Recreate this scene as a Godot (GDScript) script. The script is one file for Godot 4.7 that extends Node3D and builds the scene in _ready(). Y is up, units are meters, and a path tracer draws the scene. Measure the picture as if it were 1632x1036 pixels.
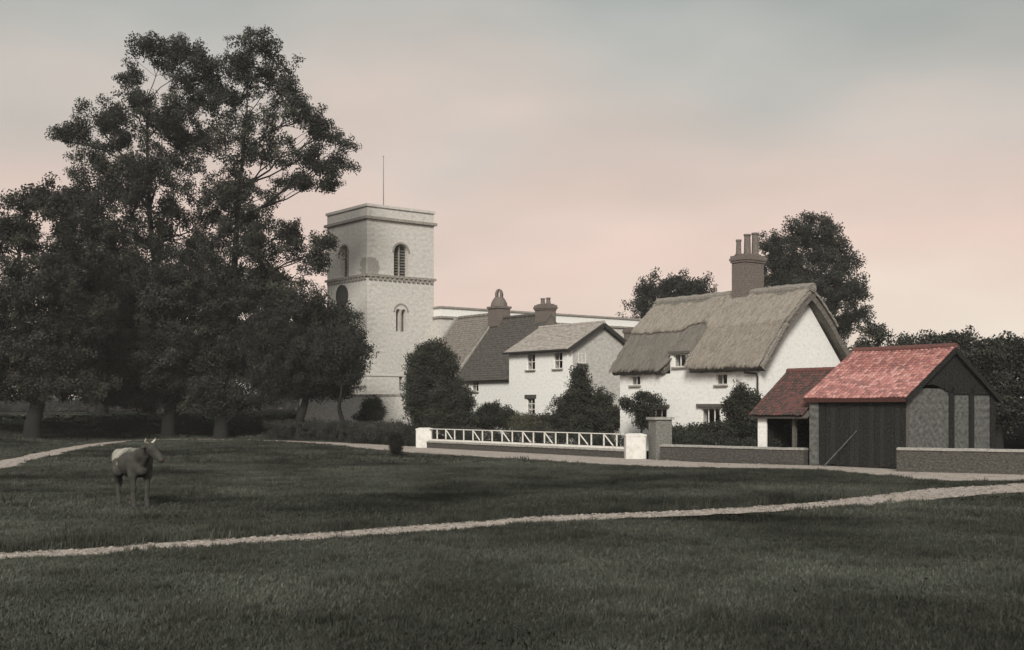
extends Node3D
# A village green: gravel tracks, elms, a church tower, cottages, a barn and a cow. Units are metres, y is up, the camera looks towards -z.

var rng := RandomNumberGenerator.new()
var names := {}
var M := {}
var wob := FastNoiseLite.new()

# ---------------------------------------------------------------- mesh building
class MB:
	var v := PackedVector3Array()
	var n := PackedVector3Array()
	var c := PackedColorArray()
	func tri(a: Vector3, b: Vector3, d: Vector3) -> void:
		var nn := (d - a).cross(b - a).normalized()
		v.append(a); v.append(b); v.append(d)
		n.append(nn); n.append(nn); n.append(nn)
	func tri_n(a: Vector3, b: Vector3, d: Vector3, na: Vector3, nb: Vector3, nd: Vector3) -> void:
		v.append(a); v.append(b); v.append(d)
		n.append(na); n.append(nb); n.append(nd)
	func quad(a: Vector3, b: Vector3, d: Vector3, e: Vector3) -> void:
		tri(a, b, d); tri(a, d, e)
	# a box between two corners, with bevelled long edges when r > 0
	func box(p: Vector3, q: Vector3) -> void:
		obox((p + q) * 0.5, Vector3(q.x - p.x, 0, 0) * 0.5, Vector3(0, q.y - p.y, 0) * 0.5, Vector3(0, 0, q.z - p.z) * 0.5)
	func obox(o: Vector3, x: Vector3, y: Vector3, z: Vector3) -> void:
		if x.cross(y).dot(z) < 0.0:
			z = -z
		face(o + z, x, y); face(o - z, -x, y)
		face(o + x, -z, y); face(o - x, z, y)
		face(o + y, x, -z); face(o - y, x, z)
	func face(o: Vector3, x: Vector3, y: Vector3) -> void:
		quad(o - x - y, o - x + y, o + x + y, o + x - y)
	func tube(pts: Array, radii: Array, sides := 8, cap := true) -> void:
		var rings := []
		var prev := Vector3(0, 0, 1)
		for i in pts.size():
			var dir: Vector3 = (pts[mini(i + 1, pts.size() - 1)] - pts[maxi(i - 1, 0)]).normalized()
			var a := dir.cross(prev)
			if a.length() < 0.05:
				a = dir.cross(Vector3(1, 0, 0.3))
			a = a.normalized()
			var b := a.cross(dir).normalized()
			prev = b
			var ring := []
			for k in sides:
				var t := TAU * k / sides
				ring.append(a * cos(t) + b * sin(t))
			rings.append(ring)
		for i in pts.size() - 1:
			for k in sides:
				var l := (k + 1) % sides
				var p0: Vector3 = pts[i] + rings[i][k] * radii[i]
				var p1: Vector3 = pts[i] + rings[i][l] * radii[i]
				var p2: Vector3 = pts[i + 1] + rings[i + 1][l] * radii[i + 1]
				var p3: Vector3 = pts[i + 1] + rings[i + 1][k] * radii[i + 1]
				tri_n(p0, p1, p2, rings[i][k], rings[i][l], rings[i + 1][l])
				tri_n(p0, p2, p3, rings[i][k], rings[i + 1][l], rings[i + 1][k])
		if cap:
			for e in [0, pts.size() - 1]:
				for k in sides:
					tri(pts[e], pts[e] + rings[e][k] * radii[e], pts[e] + rings[e][(k + 1) % sides] * radii[e])
	# turned shape round the y axis: profile of (radius, height)
	func lathe(o: Vector3, prof: Array, sides := 16) -> void:
		for i in prof.size() - 1:
			for k in sides:
				var t0 := TAU * k / sides
				var t1 := TAU * (k + 1) / sides
				var a := o + Vector3(cos(t0) * prof[i].x, prof[i].y, sin(t0) * prof[i].x)
				var b := o + Vector3(cos(t1) * prof[i].x, prof[i].y, sin(t1) * prof[i].x)
				var d := o + Vector3(cos(t1) * prof[i + 1].x, prof[i + 1].y, sin(t1) * prof[i + 1].x)
				var e := o + Vector3(cos(t0) * prof[i + 1].x, prof[i + 1].y, sin(t0) * prof[i + 1].x)
				if prof[i].x > 0.0001:
					tri(a, d, b)
				if prof[i + 1].x > 0.0001:
					tri(a, e, d)
	# a flat wall from o along u (unit) and up, thick along w, with rectangular holes [u0, y0, u1, y1]
	func wall(o: Vector3, u: Vector3, w: Vector3, length: float, height: float, holes: Array) -> void:
		var us := [0.0, length]
		var ys := [0.0, height]
		for h in holes:
			for q in [h[0], h[2]]:
				if not us.has(q): us.append(q)
			for q in [h[1], h[3]]:
				if not ys.has(q): ys.append(q)
		us.sort(); ys.sort()
		var solid := func(i: int, j: int) -> bool:
			if i < 0 or j < 0 or i >= us.size() - 1 or j >= ys.size() - 1:
				return false
			var cu: float = (us[i] + us[i + 1]) * 0.5
			var cy: float = (ys[j] + ys[j + 1]) * 0.5
			for h in holes:
				if cu > h[0] and cu < h[2] and cy > h[1] and cy < h[3]:
					return false
			return true
		for i in us.size() - 1:
			for j in ys.size() - 1:
				if not solid.call(i, j):
					continue
				var a: Vector3 = o + u * us[i] + Vector3.UP * ys[j]
				var b: Vector3 = o + u * us[i + 1] + Vector3.UP * ys[j]
				var d: Vector3 = o + u * us[i + 1] + Vector3.UP * ys[j + 1]
				var e: Vector3 = o + u * us[i] + Vector3.UP * ys[j + 1]
				quad(a, b, d, e)
				quad(a + w, e + w, d + w, b + w)
				if not solid.call(i - 1, j): quad(a, e, e + w, a + w)
				if not solid.call(i + 1, j): quad(b, b + w, d + w, d)
				if not solid.call(i, j - 1): quad(a, a + w, b + w, b)
				if not solid.call(i, j + 1): quad(e, d, d + w, e + w)
	# an outline in the plane of u and up, drawn out along w
	func slab(o: Vector3, u: Vector3, w: Vector3, pts: PackedVector2Array) -> void:
		var t := Geometry2D.triangulate_polygon(pts)
		for i in range(0, t.size(), 3):
			var a := o + u * pts[t[i]].x + Vector3.UP * pts[t[i]].y
			var b := o + u * pts[t[i + 1]].x + Vector3.UP * pts[t[i + 1]].y
			var d := o + u * pts[t[i + 2]].x + Vector3.UP * pts[t[i + 2]].y
			tri(a, b, d); tri(a + w, d + w, b + w)
		for i in pts.size():
			var k := (i + 1) % pts.size()
			var a := o + u * pts[i].x + Vector3.UP * pts[i].y
			var b := o + u * pts[k].x + Vector3.UP * pts[k].y
			quad(a, b, b + w, a + w)
	# what a round arch leaves of its square head, on a wall as above
	func arch_head(o: Vector3, u: Vector3, w: Vector3, cu: float, y0: float, r: float, top: float) -> void:
		var steps := 12
		for i in steps:
			var t0 := PI * i / steps
			var t1 := PI * (i + 1) / steps
			var p := Vector2(cu - cos(t0) * r, y0 + sin(t0) * r)
			var q := Vector2(cu - cos(t1) * r, y0 + sin(t1) * r)
			var a := o + u * p.x + Vector3.UP * p.y
			var b := o + u * q.x + Vector3.UP * q.y
			var d := o + u * q.x + Vector3.UP * top
			var e := o + u * p.x + Vector3.UP * top
			quad(a, b, d, e); quad(a, a + w, b + w, b)
	func mesh() -> ArrayMesh:
		var a := []
		a.resize(Mesh.ARRAY_MAX)
		a[Mesh.ARRAY_VERTEX] = v
		a[Mesh.ARRAY_NORMAL] = n
		if c.size() == v.size():
			a[Mesh.ARRAY_COLOR] = c
		var m := ArrayMesh.new()
		m.add_surface_from_arrays(Mesh.PRIMITIVE_TRIANGLES, a)
		return m

func numbered(called: String) -> String:
	if not names.has(called):
		names[called] = 0
		return called
	names[called] += 1
	return "%s_%03d" % [called, names[called]]

func thing(called: String, label: String, category: String, at: Vector3, turn := 0.0, group := "") -> Node3D:
	var o := Node3D.new()
	o.name = numbered(called)
	add_child(o)
	o.position = at
	o.rotation.y = turn
	o.set_meta("label", label)
	o.set_meta("category", category)
	o.set_meta("kind", "thing")
	if group: o.set_meta("group", group)
	return o

func part(called: String, mb, m: Material, parent: Node, label := "") -> MeshInstance3D:
	var o := MeshInstance3D.new()
	o.name = called
	o.mesh = mb.mesh() if mb is MB else mb
	o.material_override = m
	parent.add_child(o, true)
	if label: o.set_meta("label", label)
	return o

func setting(called: String, mb: MB, m: Material) -> MeshInstance3D:
	var o := part(called, mb, m, self)
	o.set_meta("kind", "structure")
	return o

func copies(called: String, mesh: Mesh, m: Material, where: Array, colors: Array, parent: Node) -> MultiMeshInstance3D:
	var buf := PackedFloat32Array()
	buf.resize(where.size() * 16)
	for i in where.size():
		var t: Transform3D = where[i]
		var b := t.basis
		var k := i * 16
		buf[k] = b.x.x; buf[k + 1] = b.y.x; buf[k + 2] = b.z.x; buf[k + 3] = t.origin.x
		buf[k + 4] = b.x.y; buf[k + 5] = b.y.y; buf[k + 6] = b.z.y; buf[k + 7] = t.origin.y
		buf[k + 8] = b.x.z; buf[k + 9] = b.y.z; buf[k + 10] = b.z.z; buf[k + 11] = t.origin.z
		var col: Color = colors[i]
		buf[k + 12] = col.r; buf[k + 13] = col.g; buf[k + 14] = col.b; buf[k + 15] = 1.0
	var mm := MultiMesh.new()
	mm.transform_format = MultiMesh.TRANSFORM_3D
	mm.use_colors = true
	mm.mesh = mesh
	mm.instance_count = where.size()
	mm.buffer = buf
	var o := MultiMeshInstance3D.new()
	o.name = called
	o.multimesh = mm
	o.material_override = m
	parent.add_child(o, true)
	return o

# ---------------------------------------------------------------- materials
func lin(r: float, g: float, b: float) -> Color:
	return Color(r, g, b).linear_to_srgb()

func noise_tex(freq: float, octaves: int, ramp: Array, sd: int, kind := FastNoiseLite.TYPE_SIMPLEX_SMOOTH, side := 512) -> NoiseTexture2D:
	var f := FastNoiseLite.new()
	f.noise_type = kind
	f.frequency = freq
	f.fractal_octaves = octaves
	f.fractal_gain = 0.55
	f.seed = sd
	var t := NoiseTexture2D.new()
	t.width = side; t.height = side
	t.seamless = true
	t.noise = f
	var g := Gradient.new()
	g.offsets = PackedFloat32Array(ramp.map(func(a): return a[0]))
	g.colors = PackedColorArray(ramp.map(func(a): return a[1]))
	t.color_ramp = g
	return t

var mat_seed := 10
# colour mottled between the ramp's stops, on a tile of so many metres, with fine relief
func stone(ramp: Array, tile: float, rough := 0.9, relief := 0.0, freq := 0.012, octaves := 5, relief_freq := 0.03) -> StandardMaterial3D:
	var m := StandardMaterial3D.new()
	mat_seed += 1
	m.albedo_texture = noise_tex(freq, octaves, ramp, mat_seed)
	m.roughness = rough
	m.metallic_specular = 0.25
	m.uv1_triplanar = true
	m.uv1_world_triplanar = true
	m.uv1_scale = Vector3.ONE / tile
	if relief > 0.0:
		m.heightmap_enabled = true
		m.heightmap_scale = relief
		m.heightmap_texture = noise_tex(relief_freq, 5, [[0.0, Color.BLACK], [1.0, Color.WHITE]], mat_seed + 500)
	return m

func plain(c: Color, rough := 0.8) -> StandardMaterial3D:
	var m := StandardMaterial3D.new()
	m.albedo_color = c
	m.roughness = rough
	return m

func make_materials() -> void:
	M.whitewash = stone([[0.2, lin(0.70, 0.68, 0.64)], [0.4, lin(0.79, 0.775, 0.74)], [0.75, lin(0.84, 0.825, 0.79)]], 2.1, 0.9, 0.6, 0.02, 6, 0.03)
	M.old_white = stone([[0.2, lin(0.56, 0.54, 0.50)], [0.45, lin(0.65, 0.63, 0.59)], [0.75, lin(0.70, 0.68, 0.64)]], 1.9, 0.9, 0.5, 0.012, 6, 0.03)
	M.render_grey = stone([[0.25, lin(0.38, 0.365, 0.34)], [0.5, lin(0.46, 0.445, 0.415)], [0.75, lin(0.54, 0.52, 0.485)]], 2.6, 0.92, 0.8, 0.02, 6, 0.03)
	M.church_stone = stone([[0.2, lin(0.46, 0.435, 0.40)], [0.5, lin(0.55, 0.525, 0.485)], [0.8, lin(0.63, 0.60, 0.555)]], 2.9, 0.95, 0.8, 0.02, 6, 0.04)
	M.church_trim = stone([[0.3, lin(0.22, 0.20, 0.175)], [0.7, lin(0.38, 0.35, 0.31)]], 2.3, 0.95, 2.0, 0.02)
	M.stain = stone([[0.3, lin(0.27, 0.255, 0.23)], [0.7, lin(0.42, 0.40, 0.365)]], 0.8, 0.95, 3.0, 0.02)
	M.slate = stone([[0.25, lin(0.24, 0.215, 0.19)], [0.5, lin(0.36, 0.325, 0.29)], [0.8, lin(0.45, 0.41, 0.37)]], 2.6, 0.8, 0.8, 0.014)
	M.old_tile = stone([[0.25, lin(0.055, 0.050, 0.045)], [0.5, lin(0.085, 0.078, 0.07)], [0.8, lin(0.14, 0.125, 0.11)]], 2.2, 0.85, 0.8, 0.018)
	M.lichen_tile = stone([[0.25, lin(0.13, 0.115, 0.10)], [0.5, lin(0.21, 0.185, 0.16)], [0.8, lin(0.31, 0.275, 0.24)]], 2.2, 0.85, 0.8, 0.018)
	M.thatch_new = stone([[0.2, lin(0.15, 0.136, 0.118)], [0.5, lin(0.235, 0.213, 0.187)], [0.8, lin(0.32, 0.293, 0.26)]], 1.9, 0.95, 5.0, 0.03)
	M.thatch_old = stone([[0.2, lin(0.10, 0.091, 0.079)], [0.5, lin(0.155, 0.141, 0.123)], [0.8, lin(0.215, 0.196, 0.172)]], 1.9, 0.95, 5.0, 0.03)
	M.brick = stone([[0.2, lin(0.10, 0.085, 0.075)], [0.5, lin(0.16, 0.135, 0.12)], [0.8, lin(0.24, 0.205, 0.18)]], 1.4, 0.9, 2.0, 0.03)
	M.grey_brick = stone([[0.2, lin(0.11, 0.11, 0.10)], [0.5, lin(0.18, 0.175, 0.16)], [0.8, lin(0.25, 0.24, 0.22)]], 1.4, 0.9, 2.0, 0.03)
	M.dark_wall = stone([[0.2, lin(0.045, 0.043, 0.038)], [0.5, lin(0.075, 0.07, 0.062)], [0.8, lin(0.12, 0.112, 0.10)]], 1.3, 0.92, 3.0, 0.025)
	M.coping = stone([[0.25, lin(0.22, 0.21, 0.19)], [0.75, lin(0.42, 0.395, 0.36)]], 1.6, 0.9, 1.5, 0.02)
	M.tar_shade_board = stone([[0.25, lin(0.013, 0.013, 0.012)], [0.55, lin(0.025, 0.0245, 0.023)], [0.85, lin(0.05, 0.048, 0.045)]], 1.5, 0.85, 1.5, 0.03)  # dark timber; on the barn front the near-black stands in for inner shade
	M.worn_shade_board = stone([[0.25, lin(0.016, 0.016, 0.015)], [0.55, lin(0.031, 0.030, 0.028)], [0.85, lin(0.056, 0.054, 0.05)]], 1.1, 0.9, 1.5, 0.03)
	M.oak_post = stone([[0.3, lin(0.075, 0.07, 0.062)], [0.7, lin(0.15, 0.14, 0.125)]], 1.0, 0.85, 1.5, 0.03)
	M.plaster = stone([[0.2, lin(0.07, 0.069, 0.065)], [0.5, lin(0.12, 0.118, 0.112)], [0.8, lin(0.18, 0.177, 0.168)]], 2.0, 0.92, 1.5, 0.02, 6)
	M.white_paint = stone([[0.25, lin(0.55, 0.52, 0.47)], [0.6, lin(0.78, 0.75, 0.70)]], 1.1, 0.6, 0.5, 0.02)
	M.iron = stone([[0.3, lin(0.03, 0.03, 0.03)], [0.7, lin(0.06, 0.055, 0.05)]], 0.8, 0.55, 0.5, 0.03)
	M.louvre = stone([[0.3, lin(0.10, 0.095, 0.085)], [0.7, lin(0.20, 0.19, 0.17)]], 1.0, 0.9, 1.0, 0.03)
	M.clock = stone([[0.3, lin(0.035, 0.035, 0.033)], [0.7, lin(0.065, 0.062, 0.057)]], 1.0, 0.6, 0.3, 0.03)
	M.lead = stone([[0.3, lin(0.16, 0.16, 0.155)], [0.7, lin(0.27, 0.265, 0.25)]], 2.0, 0.6, 0.5, 0.02)
	M.gravel = stone([[0.22, lin(0.29, 0.25, 0.22)], [0.45, lin(0.36, 0.31, 0.275)], [0.75, lin(0.42, 0.366, 0.328)]], 1.7, 0.97, 0.12, 0.02, 6, 0.09)
	M.gravel.vertex_color_use_as_albedo = true
	M.turf = stone([[0.2, lin(0.028, 0.029, 0.024)], [0.45, lin(0.042, 0.043, 0.035)], [0.75, lin(0.06, 0.06, 0.048)]], 5.3, 0.98, 0.8, 0.016, 6, 0.06)
	M.turf.vertex_color_use_as_albedo = true
	M.bark = stone([[0.2, lin(0.016, 0.0155, 0.014)], [0.5, lin(0.027, 0.026, 0.024)], [0.8, lin(0.046, 0.044, 0.041)]], 1.2, 0.95, 5.0, 0.03)
	M.glass = StandardMaterial3D.new()
	M.glass.transparency = BaseMaterial3D.TRANSPARENCY_ALPHA
	M.glass.albedo_color = Color(0.05, 0.055, 0.055, 0.3)
	M.glass.roughness = 0.06
	M.glass.metallic_specular = 0.3
	M.red_tile = []
	for c in [[0.46, 0.205, 0.18], [0.51, 0.24, 0.21], [0.40, 0.175, 0.155], [0.34, 0.155, 0.14], [0.54, 0.28, 0.245], [0.28, 0.14, 0.125]]:
		M.red_tile.append(stone([[0.28, lin(c[0] * 0.4, c[1] * 0.46, c[2] * 0.5)], [0.42, lin(c[0] * 0.85, c[1] * 0.86, c[2] * 0.87)], [0.75, lin(c[0] * 1.12, c[1] * 1.2, c[2] * 1.22)]], 1.3, 0.85, 0.6, 0.03))
	M.tile_mix = stone([[0.28, Color(0.62, 0.64, 0.66)], [0.45, Color(0.92, 0.92, 0.92)], [0.75, Color.WHITE]], 1.3, 0.85, 0.6, 0.03)
	M.tile_mix.vertex_color_use_as_albedo = true
	M.dark_red_tile = []
	for c in [[0.115, 0.062, 0.055], [0.09, 0.055, 0.05], [0.14, 0.066, 0.058], [0.07, 0.052, 0.047]]:
		M.dark_red_tile.append(stone([[0.2, lin(c[0] * 0.6, c[1] * 0.65, c[2] * 0.65)], [0.5, lin(c[0], c[1], c[2])], [0.8, lin(c[0] * 1.2, c[1] * 1.2, c[2] * 1.2)]], 0.9, 0.85, 0.6, 0.02))
	M.leaf = plain(Color.WHITE, 0.75)
	M.leaf.vertex_color_use_as_albedo = true
	M.leaf.metallic_specular = 0.25
	M.leaf.backlight_enabled = true
	M.leaf.backlight = Color(0.22, 0.22, 0.22)
	M.blade = plain(Color.WHITE, 0.85)
	M.blade.vertex_color_use_as_albedo = true
	M.blade.metallic_specular = 0.2
	M.straw = plain(Color.WHITE, 0.9)
	M.straw.vertex_color_use_as_albedo = true
	M.straw.metallic_specular = 0.2
	M.hide = plain(Color.WHITE, 0.95)
	M.hide.metallic_specular = 0.15
	M.hide.vertex_color_use_as_albedo = true
	M.horn = plain(lin(0.55, 0.50, 0.40), 0.45)

# ---------------------------------------------------------------- ground
# outer edge of the far track, from the right of the frame round behind the green to the left
var road_far := [Vector2(18.53, -37.29), Vector2(16.17, -37.64), Vector2(14.01, -38.93), Vector2(13.43, -41.56), Vector2(11.61, -42.9), Vector2(9.01, -44.58), Vector2(6.93, -46.4), Vector2(5.26, -48.96), Vector2(3.45, -52.85), Vector2(1.03, -57.83), Vector2(-1.82, -61.86), Vector2(-4.23, -63.84), Vector2(-6.06, -65.41), Vector2(-9.52, -70.62), Vector2(-13.71, -75.28), Vector2(-18.09, -78.85), Vector2(-21.76, -80.12), Vector2(-24.13, -78.24), Vector2(-24.73, -73.89), Vector2(-23.96, -65.41), Vector2(-22.05, -55.42), Vector2(-20.51, -48.66), Vector2(-17.95, -37.64), Vector2(-15.06, -26.6)]
var road_near := [Vector2(16.94, -34.1), Vector2(14.65, -34.1), Vector2(12.38, -34.4), Vector2(11.62, -35.95), Vector2(10.63, -39.31), Vector2(8.23, -40.71), Vector2(6.21, -41.56), Vector2(4.58, -42.67), Vector2(2.93, -44.83), Vector2(0.86, -47.78), Vector2(-1.51, -51.15), Vector2(-3.58, -53.92), Vector2(-5.21, -56.2), Vector2(-8.53, -63.33), Vector2(-13.07, -71.76), Vector2(-17.64, -76.88), Vector2(-21.29, -78.39), Vector2(-23.4, -75.86), Vector2(-23.31, -69.63), Vector2(-21.34, -58.25), Vector2(-19.36, -48.66), Vector2(-17.71, -42), Vector2(-15.22, -31.92), Vector2(-12.55, -22.17)]
var path_far := [Vector2(17.7, -35.62), Vector2(14.28, -33.25), Vector2(12.85, -32.18), Vector2(10.56, -30.69), Vector2(8.82, -28.71), Vector2(6.78, -26.6), Vector2(5.1, -25.25), Vector2(3.64, -24.33), Vector2(2.3, -23.75), Vector2(0.53, -22.93), Vector2(-0.76, -21.98), Vector2(-1.96, -21.11), Vector2(-2.94, -20.25), Vector2(-4.06, -19.46), Vector2(-5.09, -18.73), Vector2(-5.88, -18.14), Vector2(-6.5, -17.73), Vector2(-7.27, -17.24), Vector2(-8.22, -16.69), Vector2(-9.41, -16.02)]
var path_near := [Vector2(15.02, -30.23), Vector2(12.42, -28.91), Vector2(11.3, -28.3), Vector2(9.22, -26.78), Vector2(7.86, -25.58), Vector2(6.27, -24.63), Vector2(4.79, -23.68), Vector2(3.42, -22.87), Vector2(2.17, -22.42), Vector2(0.49, -21.34), Vector2(-0.71, -20.36), Vector2(-1.81, -19.56), Vector2(-2.73, -18.82), Vector2(-3.81, -18.3), Vector2(-4.79, -17.65), Vector2(-5.58, -17.2), Vector2(-6.17, -16.84), Vector2(-6.92, -16.42), Vector2(-7.83, -15.9), Vector2(-9.01, -15.35)]
var road_poly := PackedVector2Array()
var path_poly := PackedVector2Array()
var green_poly := PackedVector2Array()

func smooth(a: float, b: float, x: float) -> float:
	return smoothstep(a, b, x)

func edge_distance(p: Vector2) -> float:
	var best := 1e9
	for i in road_far.size() - 1:
		var q := Geometry2D.get_closest_point_to_segment(p, road_far[i], road_far[i + 1])
		best = minf(best, p.distance_squared_to(q))
	return sqrt(best)

func height(x: float, z: float) -> float:
	var p := Vector2(x, z)
	if x > -3.0 or Geometry2D.is_point_in_polygon(p, green_poly):
		return 0.0
	return 1.55 * smoothstep(0.5, 19.0, edge_distance(p)) * smoothstep(-3.0, -9.0, x)

func wavy(edge: Array, amount: float, sd: float) -> Array:
	# the same edge with more points, worn uneven
	var out := []
	for i in edge.size() - 1:
		var a: Vector2 = edge[i]
		var b: Vector2 = edge[i + 1]
		var pa: Vector2 = edge[maxi(i - 1, 0)]
		var pb: Vector2 = edge[mini(i + 2, edge.size() - 1)]
		var steps := maxi(2, int(a.distance_to(b) / 0.35))
		for k in steps:
			var p := a.cubic_interpolate(b, pa, pb, float(k) / steps)
			var o := wob.get_noise_3d(p.x * 60.0, sd, p.y * 60.0) * amount + wob.get_noise_3d(p.x * 14.0, sd + 90.0, p.y * 14.0) * amount
			out.append(p + (b - a).orthogonal().normalized() * o)
	out.append(edge[edge.size() - 1])
	return out

func strip(called: String, e0: Array, e1: Array, lift: float, stones: int) -> void:
	# resample both edges to the same count and lay a crowned sheet between them
	var mb := MB.new()
	var count := 520
	var a := resample(e0, count)
	var b := resample(e1, count)
	var across := 9
	for i in count - 1:
		for k in across:
			var q := []
			for s in [[i, k], [i, k + 1], [i + 1, k + 1], [i + 1, k]]:
				var p: Vector2 = a[s[0]].lerp(b[s[0]], float(s[1]) / across)
				q.append(Vector3(p.x, lift + wob.get_noise_2d(p.x * 22.0, p.y * 22.0) * 0.003, p.y))
			mb.tri(q[0], q[1], q[2]); mb.tri(q[0], q[2], q[3])
	var up := PackedVector3Array()
	up.resize(mb.v.size())
	up.fill(Vector3.UP)
	mb.n = up
	for p in mb.v:
		var t := 1.0 + 0.35 * wob.get_noise_2d(p.x * 34.0 + 30.0, p.z * 34.0) + 0.3 * wob.get_noise_2d(p.x * 110.0, p.z * 110.0 + 60.0)
		mb.c.append(Color(t, t * 0.99, t * 0.97))
	setting(called, mb, M.gravel)
	var stone_shape := MB.new()
	stone_shape.lathe(Vector3.ZERO, [Vector2(0, -0.4), Vector2(0.8, -0.1), Vector2(1.0, 0.15), Vector2(0.55, 0.5), Vector2(0, 0.6)], 6)
	var where := []
	var cols := []
	for k in stones:
		var i := rng.randi_range(0, count - 2)
		var u := rng.randf()
		# most of them have been kicked to the sides
		if rng.randf() < 0.6: u = pow(u, 3.0) if rng.randf() < 0.5 else 1.0 - pow(u, 3.0)
		var p: Vector2 = a[i].lerp(b[i], u).lerp(a[i + 1].lerp(b[i + 1], u), rng.randf())
		var size := 0.008 + 0.028 * pow(rng.randf(), 3.0)
		where.append(Transform3D(Basis(Vector3.UP, rng.randf() * TAU).scaled(Vector3(size * rng.randf_range(0.8, 1.6), size, size)), Vector3(p.x, lift, p.y)))
		var t := rng.randf_range(0.4, 1.15)
		cols.append(Color(0.34, 0.30, 0.265) * t)
	var o := copies("loose_stones", stone_shape.mesh(), M.straw, where, cols, self)
	o.set_meta("kind", "stuff")
	o.set_meta("label", "small loose stones lying on the " + called.replace("_", " "))

func resample(e: Array, count: int) -> Array:
	var total := 0.0
	for i in e.size() - 1: total += e[i].distance_to(e[i + 1])
	var out := []
	var i := 0
	var run := 0.0
	for k in count:
		var want := total * k / (count - 1)
		while i < e.size() - 2 and run + e[i].distance_to(e[i + 1]) < want:
			run += e[i].distance_to(e[i + 1])
			i += 1
		out.append(e[i].lerp(e[i + 1], clampf((want - run) / maxf(e[i].distance_to(e[i + 1]), 0.0001), 0.0, 1.0)))
	return out

func make_ground() -> void:
	for p in road_far: green_poly.append(p)
	green_poly.append(Vector2(-60, -5)); green_poly.append(Vector2(-60, 30)); green_poly.append(Vector2(60, 30)); green_poly.append(Vector2(60, -30))
	var rf := wavy(road_far, 0.22, 1.0)
	var rn := wavy(road_near, 0.3, 2.0)
	for i in path_far.size():
		var m: Vector2 = (path_far[i] + path_near[i]) * 0.5
		path_far[i] = m.lerp(path_far[i], 0.86)
		path_near[i] = m.lerp(path_near[i], 0.86)
	var pf := wavy(path_far, 0.12, 3.0)
	var pn := wavy(path_near, 0.34, 4.0)
	for p in rf: road_poly.append(p)
	for i in rn.size(): road_poly.append(rn[rn.size() - 1 - i])
	for p in pf: path_poly.append(p)
	for i in pn.size(): path_poly.append(pn[pn.size() - 1 - i])
	var xs := []
	var zs := []
	var x := -52.0
	while x <= 40.0: xs.append(x); x += 0.8
	for e in [60.0, 100.0, 200.0, 500.0]: xs.append(e); xs.push_front(-e - 5.0)
	var z := 16.0
	while z >= -120.0: zs.append(z); z -= 0.8
	for e in [-140.0, -180.0, -260.0, -420.0, -900.0]: zs.append(e)
	var grid := []
	var cols := []
	for j in zs.size():
		for i in xs.size():
			var big: bool = xs[i] < -52.0 or xs[i] > 40.0 or zs[j] < -120.0
			var h := height(xs[i], zs[j])
			var bumps := 0.0 if big else wob.get_noise_2d(xs[i] * 5.0, zs[j] * 5.0) * 0.035 + wob.get_noise_2d(xs[i] * 20.0, zs[j] * 20.0) * 0.012 - 0.05
			var p := Vector2(xs[i], zs[j])
			if not big and bumps != 0.0:
				# level under the tracks
				var near := minf(line_distance(p, road_mid), line_distance(p, path_mid) + 0.9)
				bumps = lerpf(-0.004, bumps + 0.045, smoothstep(2.6, 4.2, near)) if near < 4.2 else bumps + 0.045
			grid.append(Vector3(xs[i], h + bumps, zs[j]))
			var t := 1.0 + 0.75 * wob.get_noise_2d(xs[i] * 3.0 + 400.0, zs[j] * 3.0) + 0.4 * wob.get_noise_2d(xs[i] * 11.0 + 900.0, zs[j] * 11.0)
			cols.append(Color(t * 1.02, t, t * 0.97))
	var mb := MB.new()
	var w := xs.size()
	var nor := []
	for j in zs.size():
		for i in w:
			var dx: Vector3 = grid[j * w + mini(i + 1, w - 1)] - grid[j * w + maxi(i - 1, 0)]
			var dz: Vector3 = grid[maxi(j - 1, 0) * w + i] - grid[mini(j + 1, zs.size() - 1) * w + i]
			nor.append(dz.cross(dx).normalized())
	for j in zs.size() - 1:
		for i in w - 1:
			for q in [[0, 1, w + 1], [0, w + 1, w]]:
				for k in q:
					var at: int = j * w + i + k
					mb.v.append(grid[at]); mb.n.append(nor[at]); mb.c.append(cols[at])
	setting("ground", mb, M.turf)
	strip("far_road", rf, rn, 0.008, 5000)
	strip("front_path", pf, pn, 0.016, 9000)

var road_mid := []
var path_mid := []

func line_distance(p: Vector2, line: Array) -> float:
	var best := 1e9
	for i in line.size() - 1:
		best = minf(best, p.distance_squared_to(Geometry2D.get_closest_point_to_segment(p, line[i], line[i + 1])))
	return sqrt(best)

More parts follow.
